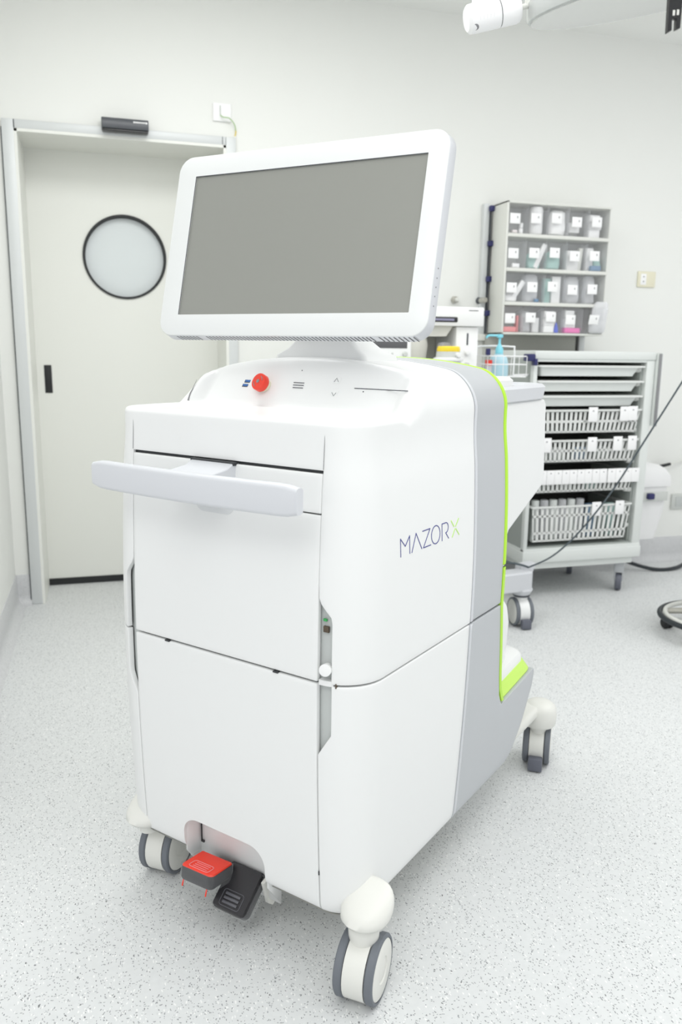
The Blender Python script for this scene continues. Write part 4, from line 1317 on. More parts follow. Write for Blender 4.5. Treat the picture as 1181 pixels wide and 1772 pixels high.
# folded door on the right side
cb('side_door', [(kw + 0.004, kw + 0.030, -0.02, 0.26, 0.885, 1.252)], 'cart', label='short pale door folded at the cart side')
cb('door_groove', [(kw + 0.004, kw + 0.020, -0.026, -0.018, 0.885, 1.249)], 'grey_mark', r=0.002)
# navy corner clamp
cb('corner_clamp', [(-0.045, -0.008, -0.03, 0.03, 1.205, 1.240)], 'navy', r=0.006, label='navy plastic clamp on the top corner'); cb('corner_clamp', [(-0.016, 0.002, -0.034, 0.0, 1.185, 1.218)], 'navy', r=0.004)
# runners
bm = B()
k = 0
for z_ in (1.165, 1.095, 1.02, 0.955, 0.86, 0.79, 0.70, 0.60, 0.55, 0.47, 0.42, 0.36):
    rb = B(); cyl(rb, (kw - 0.052, 0.045, z_), (kw - 0.095 + 0.012 * (k % 2), 0.045, z_), 0.013, 0.010, 12, 0.002); box(rb, kw - 0.075, kw - 0.055, 0.03, 0.42, z_ - 0.006, z_ + 0.012, 0.002)
    obj('runner', rb, 'basket', cart); k += 1
# castors
for x_, y_ in ((0.055, 0.06), (kw - 0.070, 0.06), (0.055, kd - 0.07), (kw - 0.15, kd - 0.07)):
    e = bpy.data.objects.new('castor', None); COL.objects.link(e); e.parent = cart; e.location = (x_, y_, 0); e.rotation_euler = (0, 0, R(-33))
    bm = B(); lathe(bm, [(0.03, -0.013), (0.045, -0.015), (0.048, -0.010), (0.048, 0.010), (0.045, 0.015), (0.03, 0.013)], (0, 0, 0.048), (1, 0, 0), 32); obj('wheel', bm, 'tyre_dk', e)
    bm = B(); box(bm, -0.022, -0.016, -0.028, 0.03, 0.055, 0.108); box(bm, 0.016, 0.022, -0.028, 0.03, 0.055, 0.108); box(bm, -0.024, 0.024, -0.03, 0.032, 0.100, 0.162, 0.003); obj('castor_fork', bm, 'silver', e)
# three moulded trays
TX0, TX1 = KX0 + 0.026, KX1 - 0.056
def tray_obj(z_top, label, hgt=0.052):
    e = empty('storage_tray', (TX0, KYF, z_top), 0, label, 'tray', 'moulded trays in the supply cart')
    tw_ = TX1 - TX0
    bm = B()
    loft(bm, [[Vector((p_, q_, 0)) for p_, q_ in rrect(0, tw_, -0.006, 0.40, 0.01, 4)], [Vector((p_, q_, -0.009)) for p_, q_ in rrect(0, tw_, -0.006, 0.40, 0.01, 4)]])
    obj('tray_rim', bm, 'basket', e)
    bm = B()
    loft(bm, [[Vector((p_, q_, -0.008)) for p_, q_ in rrect(0.016, tw_ - 0.03, 0.006, 0.39, 0.012, 4)], [Vector((p_, q_, -hgt)) for p_, q_ in rrect(0.024, tw_ - 0.056, 0.016, 0.38, 0.012, 4)]])
    obj('tray_body', bm, 'cart', e)
    return e
tray_obj(1.187, 'topmost of the three solid pale trays in the supply cart')
tray_obj(1.113, 'middle of the three solid pale trays in the supply cart')
tray_obj(1.040, 'lowest solid pale tray, directly above the slotted baskets')
# slotted baskets
def basket(z_top, hgt, rows, nslot, label, tags_, shrink=0.0):
    e = empty('slotted_basket', (TX0, KYF, z_top), 0, label, 'basket', 'slotted baskets in the supply cart')
    tw_ = TX1 - TX0 - 0.02 - shrink
    bm = B(); loft(bm, [[Vector((p_, q_, 0)) for p_, q_ in rrect(0.006, tw_ + 0.018, -0.010, 0.38, 0.01, 4)], [Vector((p_, q_, -0.008)) for p_, q_ in rrect(0.006, tw_ + 0.018, -0.010, 0.38, 0.01, 4)],
                          [Vector((p_, q_, -0.008)) for p_, q_ in rrect(0.018, tw_ + 0.006, 0.0, 0.37, 0.008, 4)], [Vector((p_, q_, 0)) for p_, q_ in rrect(0.018, tw_ + 0.006, 0.0, 0.37, 0.008, 4)], [Vector((p_, q_, 0)) for p_, q_ in rrect(0.006, tw_ + 0.018, -0.010, 0.38, 0.01, 4)]], cap=False)
    obj('basket_rim', bm, 'basket', e)
    # front wall lattice: tapering towards the bottom
    bm = B()
    def fx(u_, z_):   # u 0..1, z negative
        k_ = -z_ / hgt
        x0_ = 0.012 + 0.016 * k_; x1_ = tw_ + 0.012 - 0.020 * k_
        return x0_ + (x1_ - x0_) * u_
    def bar(u0, u1, z0__, z1__, th_=0.003):
        a_ = [Vector((fx(u0, z0__), -0.002 + 0.010 * (-z0__ / hgt), z0__)), Vector((fx(u1, z0__), -0.002 + 0.010 * (-z0__ / hgt), z0__)), Vector((fx(u1, z1__), -0.002 + 0.010 * (-z1__ / hgt), z1__)), Vector((fx(u0, z1__), -0.002 + 0.010 * (-z1__ / hgt), z1__))]
        b_ = [p_ + Vector((0, th_, 0)) for p_ in a_]
        va = [bm.verts.new(p_) for p_ in a_]; vb = [bm.verts.new(p_) for p_ in b_]
        bm.faces.new(va); bm.faces.new(vb[::-1])
        for i in range(4):
            j = (i + 1) % 4; bm.faces.new((va[i], va[j], vb[j], vb[i]))
    edges = [0.0] + rows + [-hgt]
    # horizontal bands at given z pairs
    for z0__, z1__ in rows_bands(rows, hgt): bar(0, 1, z0__, z1__)
    for i in range(nslot + 1):
        u_ = i / nslot
        bar(max(0, u_ - 0.0125), min(1, u_ + 0.0125), -0.006, -hgt + 0.002)
    obj('basket_front', bm, 'basket', e, 20)
    bm = B()
    box(bm, 0.02, 0.024, 0.01, 0.36, -hgt, -0.006); box(bm, tw_ - 0.01, tw_ - 0.006, 0.01, 0.36, -hgt, -0.006); box(bm, 0.02, tw_ - 0.006, 0.01, 0.36, -hgt, -hgt + 0.004)
    obj('basket_tub', bm, 'cart_dk', e)
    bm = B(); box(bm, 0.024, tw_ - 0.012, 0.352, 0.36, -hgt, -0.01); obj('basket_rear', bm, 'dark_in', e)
    for x_, zt2, m_ in tags_:
        bm = B(); box(bm, x_, x_ + 0.052, -0.0165, -0.0135, zt2 - 0.072, zt2, 0.002, mtx=Matrix.Rotation(R(3), 4, 'Y') if x_ < 0.3 and False else None)
        tg = obj('label_tag', bm, 'paper', e, label='white hanging label tag')
        bm = B(); box(bm, x_ + 0.022, x_ + 0.030, -0.0175, -0.016, zt2 - 0.022, zt2 - 0.016); obj('tag_print', bm, 'text', tg)
    return e
def rows_bands(rows, hgt):
    out = [(-0.004, -0.012)]
    for z_ in rows: out.append((z_ + 0.006, z_ - 0.006))
    out.append((-hgt + 0.009, -hgt))
    return out
TWL = TX1 - TX0
basket(0.972, 0.116, [-0.060], 22, 'uppermost slotted white basket, under the solid trays of the supply cart', [(0.285, 0.012, 0), (0.466, 0.014, 0), (0.515, 0.016, 0)])
basket(0.822, 0.112, [-0.056], 22, 'second slotted white basket from the top, with four hanging tags', [(0.035, 0.012, 0), (0.292, 0.012, 0), (0.440, 0.014, 0), (0.525, 0.016, 0)], 0.004)
basket(0.655, 0.098, [-0.030], 22, 'third slotted basket, fronted by a row of white cards', [], 0.008)
basket(0.488, 0.185, [-0.052, -0.140], 20, 'deep slotted basket at the bottom of the supply cart', [(0.345, 0.014, 0), (0.482, 0.016, 0)], 0.012)
# white cards standing in the third basket: each its own thing
x_ = TX0 + 0.03; cnt = 0
cwid = [0.042, 0.042, 0.042, 0.042, 0.042, 0.042, 0.042, 0.042, 0.042, 0.046, 0.046, 0.046, 0.046]
for i, w_ in enumerate(cwid):
    gapx = 0.004 if i == 9 else 0.0012
    x_ += gapx
    bm = B(); box(bm, 0, w_, 0, 0.002, 0, 0.072, 0.0006)
    o_ = obj('index_card', bm, 'paper'); o_.location = (x_, KYF - 0.014 - 0.0006 * (i % 2), 0.600)
    tag(o_, 'white card in the row along the third basket front', 'card', 'white cards along the third basket')
    bm = B(); box(bm, w_ * .45, w_ * .45 + 0.006, -0.0008, 0.0, 0.054, 0.059); obj('card_print', bm, 'text', o_)
    x_ += w_
# contents of baskets
rnd = random.Random(5)
def jar(x, y, z, r_, h_, m, label, cat='bottle', name='bottle', grp=None):
    bm = B(); lathe(bm, [(0, 0), (r_, 0), (r_, h_ * .75), (r_ * .6, h_ * .85), (r_ * .6, h_), (0, h_)], (0, 0, 0), (0, 0, 1), 20)
    o_ = obj(name, bm, m); o_.location = (x, y, z); tag(o_, label, cat, grp); return o_
for i in range(6):
    bm = B(); lathe(bm, [(0, 0), (0.022, 0), (0.022, 0.16), (0.021, 0.165), (0.021, 0.196), (0.018, 0.2), (0, 0.2)], (0, 0, 0), (0, 0, 1), 22)
    o_ = obj('capped_bottle', bm, 'clear2' if i % 2 else 'cart'); o_.location = (TX0 + 0.06 + i * 0.052, KYF + 0.06, 0.310)
    tag(o_, 'white capped bottle standing in the deep bottom basket', 'bottle', 'capped bottles in the bottom basket')
for i, (xx, m_) in enumerate(((0.38, 'bluepack'), (0.44, 'cart_dk'), (0.50, 'tealpack'))):
    bm = B(); box(bm, -0.022, 0.022, -0.02, 0.02, 0, 0.17, 0.003); o_ = obj('packet', bm, m_); o_.location = (TX0 + xx, KYF + 0.06, 0.310)
    tag(o_, ('muted blue', 'grey', 'pale teal')[i] + ' tall packet standing in the deep bottom basket', 'packet')
for i, (xx, m_) in enumerate(((0.36, 'tealpack'), (0.10, 'cart_dk'), (0.22, 'cart'))):
    bm = B(); box(bm, -0.03, 0.03, -0.02, 0.02, 0, 0.07, 0.003); o_ = obj('packet', bm, m_); o_.location = (TX0 + xx, KYF + 0.05, 0.5625)
    tag(o_, ('teal', 'dark grey', 'pale grey')[i] + ' packet behind the slots of the third basket', 'packet')
for i, (xx, m_) in enumerate(((0.08, 'cart_dk'), (0.30, 'bluepack'), (0.17, 'cart'), (0.42, 'cart_dk'))):
    bm = B(); box(bm, -0.035, 0.035, -0.02, 0.02, 0, 0.06, 0.003); o_ = obj('packet', bm, m_); o_.location = (TX0 + xx, KYF + 0.07, 0.715)
    tag(o_, ('leftmost grey packet', 'blue packet', 'pale packet', 'right-hand grey packet')[i] + ' behind the slots of the second basket', 'packet')

# white bin hanging behind the cart on the right
wb = empty('waste_bin', (2.88, 3.90, 0.0), 0, 'white lidded waste bin on a grey bracket behind the supply cart', 'bin')
wb.location = (2.860, 3.86, 0.225)
bm = B()
def rl(w_, d_, z_, r_, ox=0.0): return [Vector((p_ + ox, q_, z_)) for p_, q_ in rrect(-w_, w_, -d_, d_, r_, 6)]
loft(bm, [rl(0.10, 0.08, 0.0, 0.03), rl(0.125, 0.10, 0.15, 0.03), rl(0.135, 0.11, 0.31, 0.03)]); obj('bin_body', bm, 'bin', wb)
bm = B()
loft(bm, [rl(0.150, 0.12, 0.305, 0.03), rl(0.152, 0.122, 0.325, 0.03), rl(0.145, 0.12, 0.36, 0.03), rl(0.125, 0.11, 0.395, 0.04), rl(0.09, 0.09, 0.42, 0.04), rl(0.04, 0.05, 0.430, 0.03)]); obj('bin_lid', bm, 'bin', wb, 60)
bm = B(); box(bm, -0.11, 0.120, -0.125, -0.105, 0.225, 0.275, 0.003); obj('bin_bracket', bm, 'socket_grey', wb)
bm = B(); box(bm, -0.020, 0.018, -0.150, -0.120, 0.238, 0.272, 0.006); obj('bracket_clip', bm, 'navy', wb, label='navy clip on the bracket')
bm = B(); box(bm, -0.06, 0.06, 0.09, 0.235, 0.2, 0.24, 0.003); obj('wall_arm', bm, 'socket_grey', wb)

# black hose on the floor
bm = B(); tube(bm, spline([(2.72, 4.0, 0.16), (2.80, 3.98, 0.10), (2.92, 3.93, 0.045), (3.05, 3.88, 0.012), (3.17, 3.87, 0.012), (3.30, 3.92, 0.03), (3.45, 4.0, 0.10), (3.6, 4.04, 0.2)], 10), 0.011, 10)
o = obj('black_hose', bm, 'cable_blk'); tag(o, 'thick black hose curving over the floor right of the supply cart', 'hose')

# ------------------------------------------------------------ anaesthesia machine behind the monitor
AY = 3.30
an = empty('anaesthesia_machine', (1.2, AY, 0), 0, 'pale anaesthesia machine behind the workstation, standing on a grey base with twin castors', 'medical machine')
def ab(name, x0_, x1_, y0_, y1_, z0_, z1_, m, r=0.004, label=None):
    bm = B(); box(bm, x0_ - 1.2, x1_ - 1.2, y0_ - AY, y1_ - AY, z0_, z1_, r); return obj(name, bm, m, an, label=label)
ab('drawer_front', 1.02, 1.592, AY - 0.02, AY + 0.30, 1.353, 1.434, 'anes', 0.006)
ab('drawer_grip', 1.2, 1.468, AY - 0.0245, AY - 0.012, 1.368, 1.392, 'black_gloss', 0.009, 'black recessed drawer grip'); ab('grip_inlay', 1.2, 1.450, AY - 0.027, AY - 0.02, 1.374, 1.384, 'lilac', 0.003, 'lilac grey inlay in the grip')
ab('drawer_slit', 1.518, 1.563, AY - 0.0215, AY - 0.018, 1.418, 1.422, 'grey_mark', 0.001)
ab('lower_body', 1.02, 1.40, AY + 0.02, AY + 0.34, 0.25, 1.10, 'anes', 0.01)
ab('base_plate', 1.00, 1.60, AY - 0.06, AY + 0.34, 0.165, 0.262, 'silver_dk', 0.02)
ab('back_wall', 1.02, 1.47, AY + 0.22, AY + 0.30, 1.08, 1.36, 'anes_grey', 0.004)
ab('flow_column', 1.470, 1.575, AY - 0.005, AY + 0.24, 0.25, 1.352, 'anes', 0.006)
ab('column_window', 1.520, 1.527, AY - 0.0075, AY - 0.003, 1.275, 1.325, 'line', 0.001)
ab('worktop', 0.96, 1.468, AY - 0.17, AY + 0.3, 1.085, 1.108, 'anes', 0.004)
bm = B(); prism(bm, [(1.02, 1.353), (1.455, 1.353), (1.425, 1.31), (1.02, 1.305)], lambda x, z, d: Vector((x - 1.2, d, z)), 0.0, 0.2); obj('drawer_belly', bm, 'anes_grey', an)
for i, (x_, lb_) in enumerate(((1.806, 'left of two round steel gas outlets on the wall above the anaesthesia machine'), (1.950, 'right of two round steel gas outlets, beside the wall rail'))):
    go = empty('gas_outlet', (x_, YW, 1.514), 0, lb_, 'outlet')
    bm = B(); cyl(bm, (0, 0, 0), (0, -0.03, 0), 0.019, 0.017, 24, 0.002); obj('collar', bm, 'metal' if i == 0 else 'line', go)
    bm = B(); cyl(bm, (0, -0.028, 0), (0, -0.05 - 0.03 * i, 0), 0.011 + 0.005 * i, 0.010 + 0.004 * i, 24, 0.002); obj('outlet_stem', bm, 'cab' if i == 0 else 'metal', go)
bm = B(); cyl(bm, (1.523 - 1.2, -0.005, 1.243), (1.523 - 1.2, -0.022, 1.243), 0.014, 0.011, 20, 0.002); obj('flow_knob', bm, 'anes', an)
bm = B(); cyl(bm, (1.523 - 1.2, -0.005, 1.190), (1.523 - 1.2, -0.022, 1.190), 0.012, 0.010, 20, 0.002); obj('flow_knob', bm, 'socket_grey', an)
# patient monitor box
pm = empty('display_unit', (1.10, 3.20, 1.11), R(-4), 'small white display unit with dark screen seen under the monitor', 'display')
bm = B(); box(bm, -0.105, 0.128, 0, 0.06, 0.02, 0.205, 0.012, 3); obj('casing', bm, 'anes', pm)
bm = B(); box(bm, -0.080, 0.108, -0.002, 0.004, 0.146, 0.176, 0.003); obj('screen', bm, 'disp', pm)
bm = B()
for k in range(4): cyl(bm, (-0.01 + 0.018 * k, 0.001, 0.124), (-0.01 + 0.018 * k, -0.003, 0.124), 0.005, seg=12)
obj('key_row', bm, 'socket_grey', pm)
bm = B(); cyl(bm, (0.098, 0.001, 0.124), (0.098, -0.012, 0.124), 0.012, 0.010, 18, 0.002); obj('dial', bm, 'socket_grey', pm)
bm = B(); cyl(bm, (0, 0.03, -0.002), (0, 0.03, 0.03), 0.03, seg=20); obj('foot', bm, 'anes', pm)
# grey hanging breathing bag shape right of display
bm = B(); lathe(bm, [(0.0, 0), (0.05, 0.004), (0.06, 0.04), (0.075, 0.16), (0.070, 0.195), (0.0, 0.2)], (0, 0, 0), (0, 0, 1), 28); o = obj('grey_vessel', bm, 'anes_grey'); o.location = (1.285, 3.36, 1.11); tag(o, 'large grey rounded vessel between the display unit and the yellow lidded canister', 'vessel')
# yellow-lidded canister
cn = empty('absorber_canister', (1.395, 3.20, 1.108), 0, 'clear canister with a bright yellow lid on the machine worktop', 'canister')
bm = B(); lathe(bm, [(0, 0.0), (0.058, 0.0), (0.060, 0.03), (0.056, 0.07), (0.050, 0.138), (0, 0.138)], (0, 0, 0), (0, 0, 1), 32); obj('canister_body', bm, 'socket_grey', cn)
bm = B(); lathe(bm, [(0, 0.138), (0.047, 0.138), (0.049, 0.142), (0.047, 0.156), (0.042, 0.160), (0, 0.161)], (0, 0, 0), (0, 0, 1), 32); obj('canister_lid', bm, 'yellow', cn)
bm = B(); lathe(bm, [(0, 0.160), (0.030, 0.160), (0.024, 0.173), (0, 0.177)], (-0.012, 0.02, 0), (0, 0, 1), 24); obj('lid_knob', bm, 'grey_mark', cn)
bm = B(); lathe(bm, [(0.058, 0.098), (0.063, 0.102), (0.063, 0.110), (0.055, 0.114)], (0, 0, 0), (0, 0, 1), 32); obj('canister_ring', bm, 'anes', cn)
bm = B(); cyl(bm, (0.02, -0.045, 0.125), (0.02, -0.066, 0.125), 0.010, 0.010, 16, 0.002); obj('side_port', bm, 'anes', cn)

# wire basket with soap dispenser between machine and cart
wx, wy, wz = 1.745, 3.42, 1.137
wk = empty('wire_basket', (wx, wy, wz), 0, 'white wire basket holding the blue soap dispenser', 'basket')
bm = B()
def rectloop(x0_, x1_, y0_, y1_, z_, r_=0.01): return [Vector((p_, q_, z_)) for p_, q_ in rrect(x0_, x1_, y0_, y1_, r_, 4)]
BW = 0.088
for z_ in (0.0, 0.055, 0.092): tube(bm, rectloop(-BW, BW + 0.02, -0.06, 0.06, z_), 0.0026, 6, closed=True)
for i in range(6):
    x_ = -BW + i * (2 * BW + 0.02) / 5
    tube(bm, [(x_, -0.06, 0), (x_, -0.06, 0.092)], 0.0014, 5); tube(bm, [(x_, 0.06, 0), (x_, 0.06, 0.092)], 0.0014, 5); tube(bm, [(x_, -0.06, 0), (x_, 0.06, 0)], 0.0014, 5)
obj('wire_frame', bm, 'paper', wk)
bm = B(); tube(bm, spline([(-BW + 0.005, 0.06, 0.09), (-BW + 0.002, 0.06, 0.12), (-BW + 0.02, 0.06, 0.135), (BW, 0.06, 0.135), (BW + 0.018, 0.06, 0.12), (BW + 0.018, 0.06, 0.0)], 8), 0.004, 8); obj('handle_wire', bm, 'paper', wk)
bm = B(); box(bm, -BW - 0.012, -BW + 0.006, -0.075, -0.055, 0.095, 0.125, 0.004); obj('hook_clip', bm, 'navy', wk, label='navy hook clip at the left end')
bm = B(); cyl(bm, (0.1, 0.05, 0.002), (0.25, 0.18, 0.002), 0.006); obj('mount_arm', bm, 'paper', wk)
sd = empty('soap_dispenser', (wx - 0.003, wy, wz + 0.002), 0, 'light blue pump soap bottle standing in the white wire basket', 'soap dispenser')
bm = B()
def ovl(rx, ry, z_, ox=0): return [Vector((ox + rx * math.cos(2 * PI * k / 28), ry * math.sin(2 * PI * k / 28), z_)) for k in range(28)]
loft(bm, [ovl(0.046, 0.030, 0), ovl(0.048, 0.032, 0.01), ovl(0.046, 0.031, 0.06), ovl(0.040, 0.027, 0.082), ovl(0.022, 0.018, 0.095), ovl(0.018, 0.016, 0.100)]); obj('soap_bottle', bm, 'soap', sd, 60)
bm = B(); lathe(bm, [(0, 0.1), (0.018, 0.1), (0.018, 0.122), (0.008, 0.140), (0.0055, 0.146), (0.0055, 0.170), (0.015, 0.173), (0.015, 0.186), (0, 0.188)], (0, 0, 0), (0, 0, 1), 24)
obj('pump_head', bm, 'pump', sd)
bm = B(); tube(bm, spline([(0, 0, 0.180), (-0.03, -0.002, 0.181), (-0.058, -0.004, 0.180), (-0.070, -0.004, 0.170)], 6), 0.005, 8); obj('pump_spout', bm, 'pump', sd)
bm = B(); box(bm, -0.012, 0.012, -0.012, 0.012, 0, 0.048, 0.004); o = obj('red_cap_vial', bm, 'clear2'); o.location = (wx - 0.068, wy - 0.03, wz + 0.002)
tag(o, 'small vial with a bright red cap at the left of the wire basket', 'vial')
bm = B(); box(bm, -0.013, 0.013, -0.013, 0.013, 0.048, 0.072, 0.003); obj('vial_cap', bm, 'red', o, label='bright red cap')

# grey trolley leg with twin castor, partly hidden
gl_ = empty('base_leg', (1.83, 3.24, 0), R(8))
bm = B()
prism(bm, rrect(-0.42, 0.028, -0.055, 0.03, [0.01, 0.03, 0.03, 0.01], 6), lambda p_, q_, d: Vector((p_, q_, d)), 0.170, 0.262)
o = obj('leg_beam', bm, 'silver_dk', gl_); bevel(o, 0.008, 3)
bm = B(); prism(bm, [(-0.01, 0.28), (0.075, 0.285), (0.045, 0.215), (0.05, 0.19), (0.02, 0.145), (-0.02, 0.145)], lambda p_, q_, d: Vector((p_, d, q_)), 0.0, 0.05); o = obj('leg_fin', bm, 'silver_dk', gl_); bevel(o, 0.004)
bm = B(); lathe(bm, [(0.030, 0.135), (0.052, 0.172), (0.05, 0.18)], (-0.012, -0.01, 0), (0, 0, 1), 28); obj('castor_collar', bm, 'silver_dk', gl_)
bm = B(); lathe(bm, [(0.036, 0.140), (0.039, 0.143), (0.039, 0.148), (0.036, 0.150)], (-0.012, -0.012, 0), (0, 0, 1), 28); obj('collar_ring', bm, 'line', gl_)
cc = castor(gl_, -0.012, -0.012, R(-14), rad=0.066, gap_=0.050, tw=0.017, trail=0.0, fork='white', white='offwhite')
bm = B(); vs = box(bm, -0.022, 0.022, -0.088, -0.058, 0.004, 0.046, 0.004); obj('brake_tab', bm, 'tyre_dk', cc)

for x_, y_ in ((1.05, 3.30), (1.05, 3.58), (1.56, 3.58)):
    castor(an, x_ - 1.2, y_ - AY, R(-14), rad=0.066, gap_=0.050, tw=0.017, trail=0.0, fork='white')
    bm = B(); cyl(bm, (x_ - 1.2, y_ - AY, 0.13), (x_ - 1.2, y_ - AY, 0.17), 0.03); obj('castor_collar', bm, 'silver_dk', an)
GM = Matrix.Translation(gl_.location) @ Matrix.Rotation(R(8), 4, 'Z'); AM = Matrix.Translation(an.location).inverted()
for ch in list(gl_.children):
    ml = Matrix.LocRotScale(ch.location, ch.rotation_euler, ch.scale)
    ch.parent = an
    ch.matrix_parent_inverse = Matrix.Identity(4)
    loc_, rot_, sc_ = (AM @ GM @ ml).decompose()
    ch.location = loc_; ch.rotation_euler = rot_.to_euler()
bpy.data.objects.remove(gl_)
# power lead rising to the right
bm = B(); tube(bm, spline([(1.845, 3.22, 0.275), (1.80, 3.23, 0.29), (1.70, 3.3, 0.30)], 8) , 0.005, 8); 
tube(bm, spline([(1.845, 3.22, 0.275), (1.93, 3.16, 0.34), (2.02, 3.10, 0.46), (2.12, 3.02, 0.66), (2.22, 2.95, 0.90), (2.33, 2.88, 1.16), (2.48, 2.80, 1.5), (2.62, 2.74, 1.85), (2.78, 2.70, 2.4), (2.85, 2.70, 2.885)], 10), 0.0038, 8)
o = obj('power_lead', bm, 'cable'); tag(o, 'thin dark grey lead rising diagonally across the supply cart', 'cable')

# stool base at right edge
st = empty('stool_base', (2.600, 2.865, 0), R(0), 'black rimmed ring base with castor of a stool at the right edge', 'stool')
bm = B(); tube(bm, [(0.235 * math.cos(2 * PI * k / 64), 0.235 * math.sin(2 * PI * k / 64), 0.085) for k in range(64)], 0.012, 10, closed=True); obj('foot_ring', bm, 'cable_blk', st)
bm = B(); tube(bm, [(0.212 * math.cos(2 * PI * k / 64), 0.212 * math.sin(2 * PI * k / 64), 0.092) for k in range(64)], 0.011, 10, closed=True); obj('inner_ring', bm, 'cab', st)
for k in range(5):
    th = R(205 + 72 * k)
    bm = B(); tube(bm, [(0, 0, 0.12), (0.2 * math.cos(th), 0.2 * math.sin(th), 0.085)], 0.014, 8); obj('leg', bm, 'metal', st)
    bm = B(); cx__, cy__ = 0.2 * math.cos(th), 0.2 * math.sin(th)
    for s in (-1, 1): cyl(bm, (cx__ + s * 0.006, cy__, 0.027), (cx__ + s * 0.022, cy__, 0.027), 0.027, 0.025, 24, 0.003)
    cyl(bm, (cx__, cy__, 0.03), (cx__, cy__, 0.085), 0.007); obj('castor', bm, 'black', st)
bm = B(); cyl(bm, (0, 0, 0.1), (0, 0, 0.52), 0.022); obj('gas_column', bm, 'metal', st)
bm = B(); cyl(bm, (0, 0, 0.50), (0, 0, 0.56), 0.17, 0.175, 40, 0.02); obj('seat', bm, 'black_gloss', st)

# ------------------------------------------------------------ surgical lamp at the top
CAMROT = None
pitch = R(11.38); roll = R(0.77); cyaw = R(16.28)
fwd = Vector((math.sin(cyaw), math.cos(cyaw), 0)); right = Vector((math.cos(cyaw), -math.sin(cyaw), 0)); up0 = Vector((0, 0, 1))
f2 = fwd * math.cos(pitch) - up0 * math.sin(pitch); u2 = up0 * math.cos(pitch) + fwd * math.sin(pitch)
r3 = right * math.cos(roll) + u2 * math.sin(roll); u3 = u2 * math.cos(roll) - right * math.sin(roll)
LC = (1.2991, 1.7155, 2.062)
lamp = empty('surgical_lamp', LC, 0, 'large glass disc surgical lamp hanging from above at the top right', 'lamp')
ax = Vector((-0.2342, -0.1323, 0.9632))
RL = 0.358
bm = B(); lathe(bm, [(RL - 0.012, -0.010), (RL - 0.002, -0.006), (RL, 0.004), (RL - 0.003, 0.030), (RL - 0.02, 0.036)], (0, 0, 0), ax, 96, cap=False); o = obj('lamp_rim', bm, 'lamprim', lamp); solid(o, 0.003)
bm = B(); lathe(bm, [(0.0, -0.011), (RL - 0.008, -0.011), (RL - 0.008, -0.007), (0, -0.007)], (0, 0, 0), ax, 96); obj('lamp_glass', bm, 'lampglass', lamp)
bm = B(); lathe(bm, [(0.0, 0.034), (RL - 0.02, 0.034), (RL * .6, 0.06), (RL * .2, 0.07), (0, 0.07)], (0, 0, 0), ax, 64); obj('lamp_back', bm, 'cab', lamp)
bm = B(); cyl(bm, ax * 0.06, (0.0, 0, ZC - LC[2]), 0.03); obj('ceiling_tube', bm, 'cab', lamp)
# black fork hanging from the lamp
bk_ = empty('bracket_fork', (0.808, 1.094, 1.702), R(-10), 'black forked bracket hanging at the top right corner', 'bracket')
bm = B()
prism(bm, [(p_ * .74, q_ * .74) for p_, q_ in ((-0.012, 0), (-0.004, 0.004), (-0.005, 0.024), (0.004, 0.026), (0.005, 0.006), (0.013, 0.009), (0.014, 0.13), (-0.016, 0.13))], lambda p_, q_, d: Vector((p_, d, q_)), 0, 0.009); o = obj('fork', bm, 'black_gloss', bk_); bevel(o, 0.0008)
bm = B(); box(bm, -0.004, -0.001, -0.0012, 0.0098, 0.022, 0.029); box(bm, 0.002, 0.005, -0.0012, 0.0098, 0.023, 0.030); obj('fork_slot', bm, 'cab', bk_)
bm = B(); cyl(bm, (0, 0.004, 0.09), (0.0, 0.004, ZC - 1.702), 0.006); obj('hanger_rod', bm, 'cab', bk_)
# white cylinder (camera / handle)
hd = empty('white_handle_unit', (0.892, 1.86, 2.005), 0, 'white printed cylinder hanging on a thin arm at the top', 'handle')
bm = B()
d_ = (r3 * 0.965 + u3 * 0.255 + f2 * 0.05).normalized()
a_ = Vector((0, 0, 0)) - d_ * 0.067
lathe(bm, [(0, 0), (0.024, 0.0), (0.030, 0.006), (0.031, 0.02), (0.031, 0.075)], a_, d_, 40); h1 = obj('cylinder_body', bm, 'paper', hd)
bm = B(); lathe(bm, [(0.0295, 0.075), (0.0295, 0.0775)], a_, d_, 40); obj('cylinder_groove', bm, 'grey_mark', hd)
bm = B(); lathe(bm, [(0.031, 0.0775), (0.031, 0.115), (0.029, 0.122), (0.026, 0.125), (0.024, 0.119), (0, 0.117)], a_, d_, 40); obj('cylinder_cap', bm, 'paper', hd)
xx, yy, _ = frame_z(d_)
bm = B(); lathe(bm, [(0.0, -0.001), (0.008, 0.0), (0.008, 0.0015), (0, 0.0018)], a_ + d_ * 0.020 - u3 * 0.0265 - f2 * 0.012, (-u3 * .9 - f2 * .35).normalized(), 20); obj('printed_mark', bm, 'grey_mark', hd)
bm = B()
for k in range(5):
    base = a_ + d_ * (0.030 + 0.008 * k)
    th0 = 0.9
    e1 = (-u3).normalized(); e2 = (-f2).normalized()
    tube(bm, [base + (e1 * math.cos(t_) + e2 * math.sin(t_)) * 0.0312 for t_ in (0.3, 0.5, 0.7, 0.9, 1.1)], 0.0006, 5)
obj('printed_lines', bm, 'pale_line', hd)
bm = B(); cyl(bm, a_ + d_ * 0.028 + u3 * 0.02, a_ + d_ * 0.035 + Vector((0, 0, ZC - 2.005)), 0.0145); obj('arm', bm, 'paper', hd)
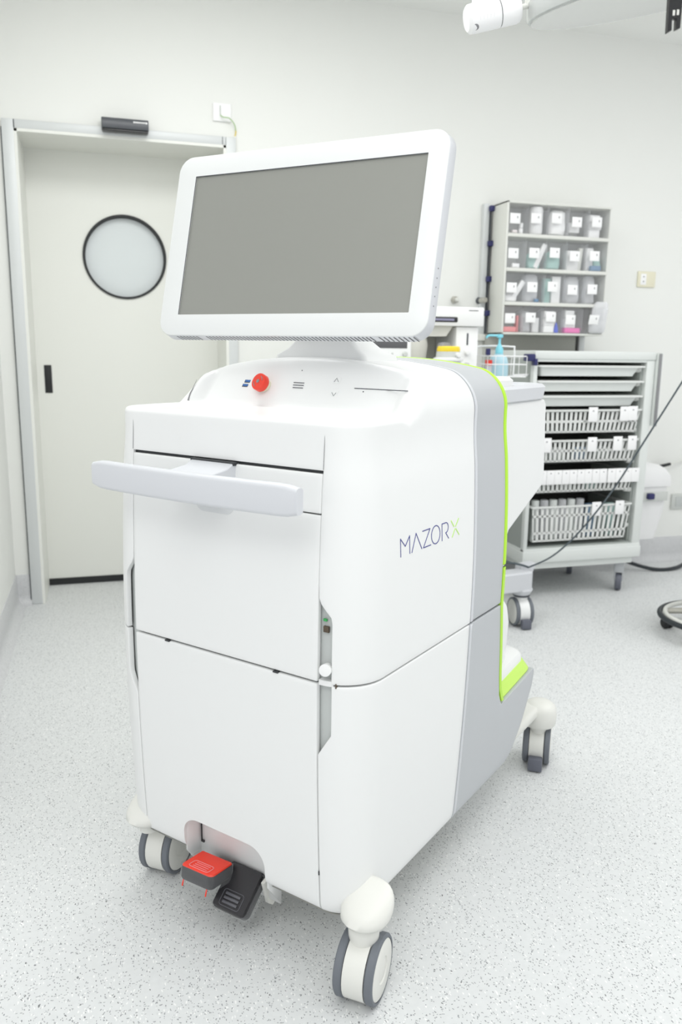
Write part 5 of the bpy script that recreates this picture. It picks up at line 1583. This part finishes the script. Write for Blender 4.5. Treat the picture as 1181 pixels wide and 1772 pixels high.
bm = B(); cyl(bm, a_ + d_ * 0.122, a_ + d_ * 0.15, 0.006); cyl(bm, a_ + d_ * 0.146, a_ + d_ * 0.146 + Vector((0, 0, 0.5)), 0.006); obj('support_wire', bm, 'cab', hd)

# ------------------------------------------------------------ camera
cam = bpy.data.cameras.new('camera'); co = bpy.data.objects.new('camera', cam); COL.objects.link(co)
m3 = Matrix((r3, u3, -f2)).transposed().to_4x4()
m3.translation = (0, 0, H)
co.matrix_world = m3
cam.sensor_fit = 'VERTICAL'; cam.sensor_height = 36.0; cam.sensor_width = 24.0; cam.lens = 1400.0 / 1772.0 * 36.0
cam.clip_start = 0.05; cam.clip_end = 50
cam.dof.use_dof = True; cam.dof.focus_distance = 1.72; cam.dof.aperture_fstop = 4.2
sc.camera = co

# ------------------------------------------------------------ light
w = bpy.data.worlds.new('world'); sc.world = w; w.use_nodes = True
bg = w.node_tree.nodes['Background']; bg.inputs[0].default_value = (0.97, 0.985, 1.0, 1); bg.inputs[1].default_value = 0.84
def area(name, loc, sx_, sy_, power, rot=(0, 0, 0), col=(1, 1, 1)):
    l = bpy.data.lights.new(name, 'AREA'); l.shape = 'RECTANGLE'; l.size = sx_; l.size_y = sy_; l.energy = power; l.color = col
    o_ = bpy.data.objects.new(name, l); COL.objects.link(o_); o_.location = loc; o_.rotation_euler = rot
    return o_
area('ceiling_panel_light', (0.7, 0.6, ZC - 0.02), 1.8, 1.4, 18)
area('ceiling_panel_light', (0.4, 2.6, ZC - 0.02), 1.4, 0.9, 22)
area('ceiling_panel_light', (3.0, 2.0, ZC - 0.02), 1.8, 1.4, 26)
area('ceiling_panel_light', (2.6, 0.2, ZC - 0.02), 1.6, 1.6, 11)
area('ceiling_panel_light', (-0.9, -0.6, ZC - 0.02), 1.8, 1.8, 34)

sc.view_settings.view_transform = 'Standard'
sc.view_settings.look = 'None'
sc.view_settings.gamma = 1.0
sc.view_settings.use_curve_mapping = False
sc.view_settings.exposure = 0.03
sc.cycles.use_denoising = True
sc.cycles.max_bounces = 8
sc.cycles.transparent_max_bounces = 24
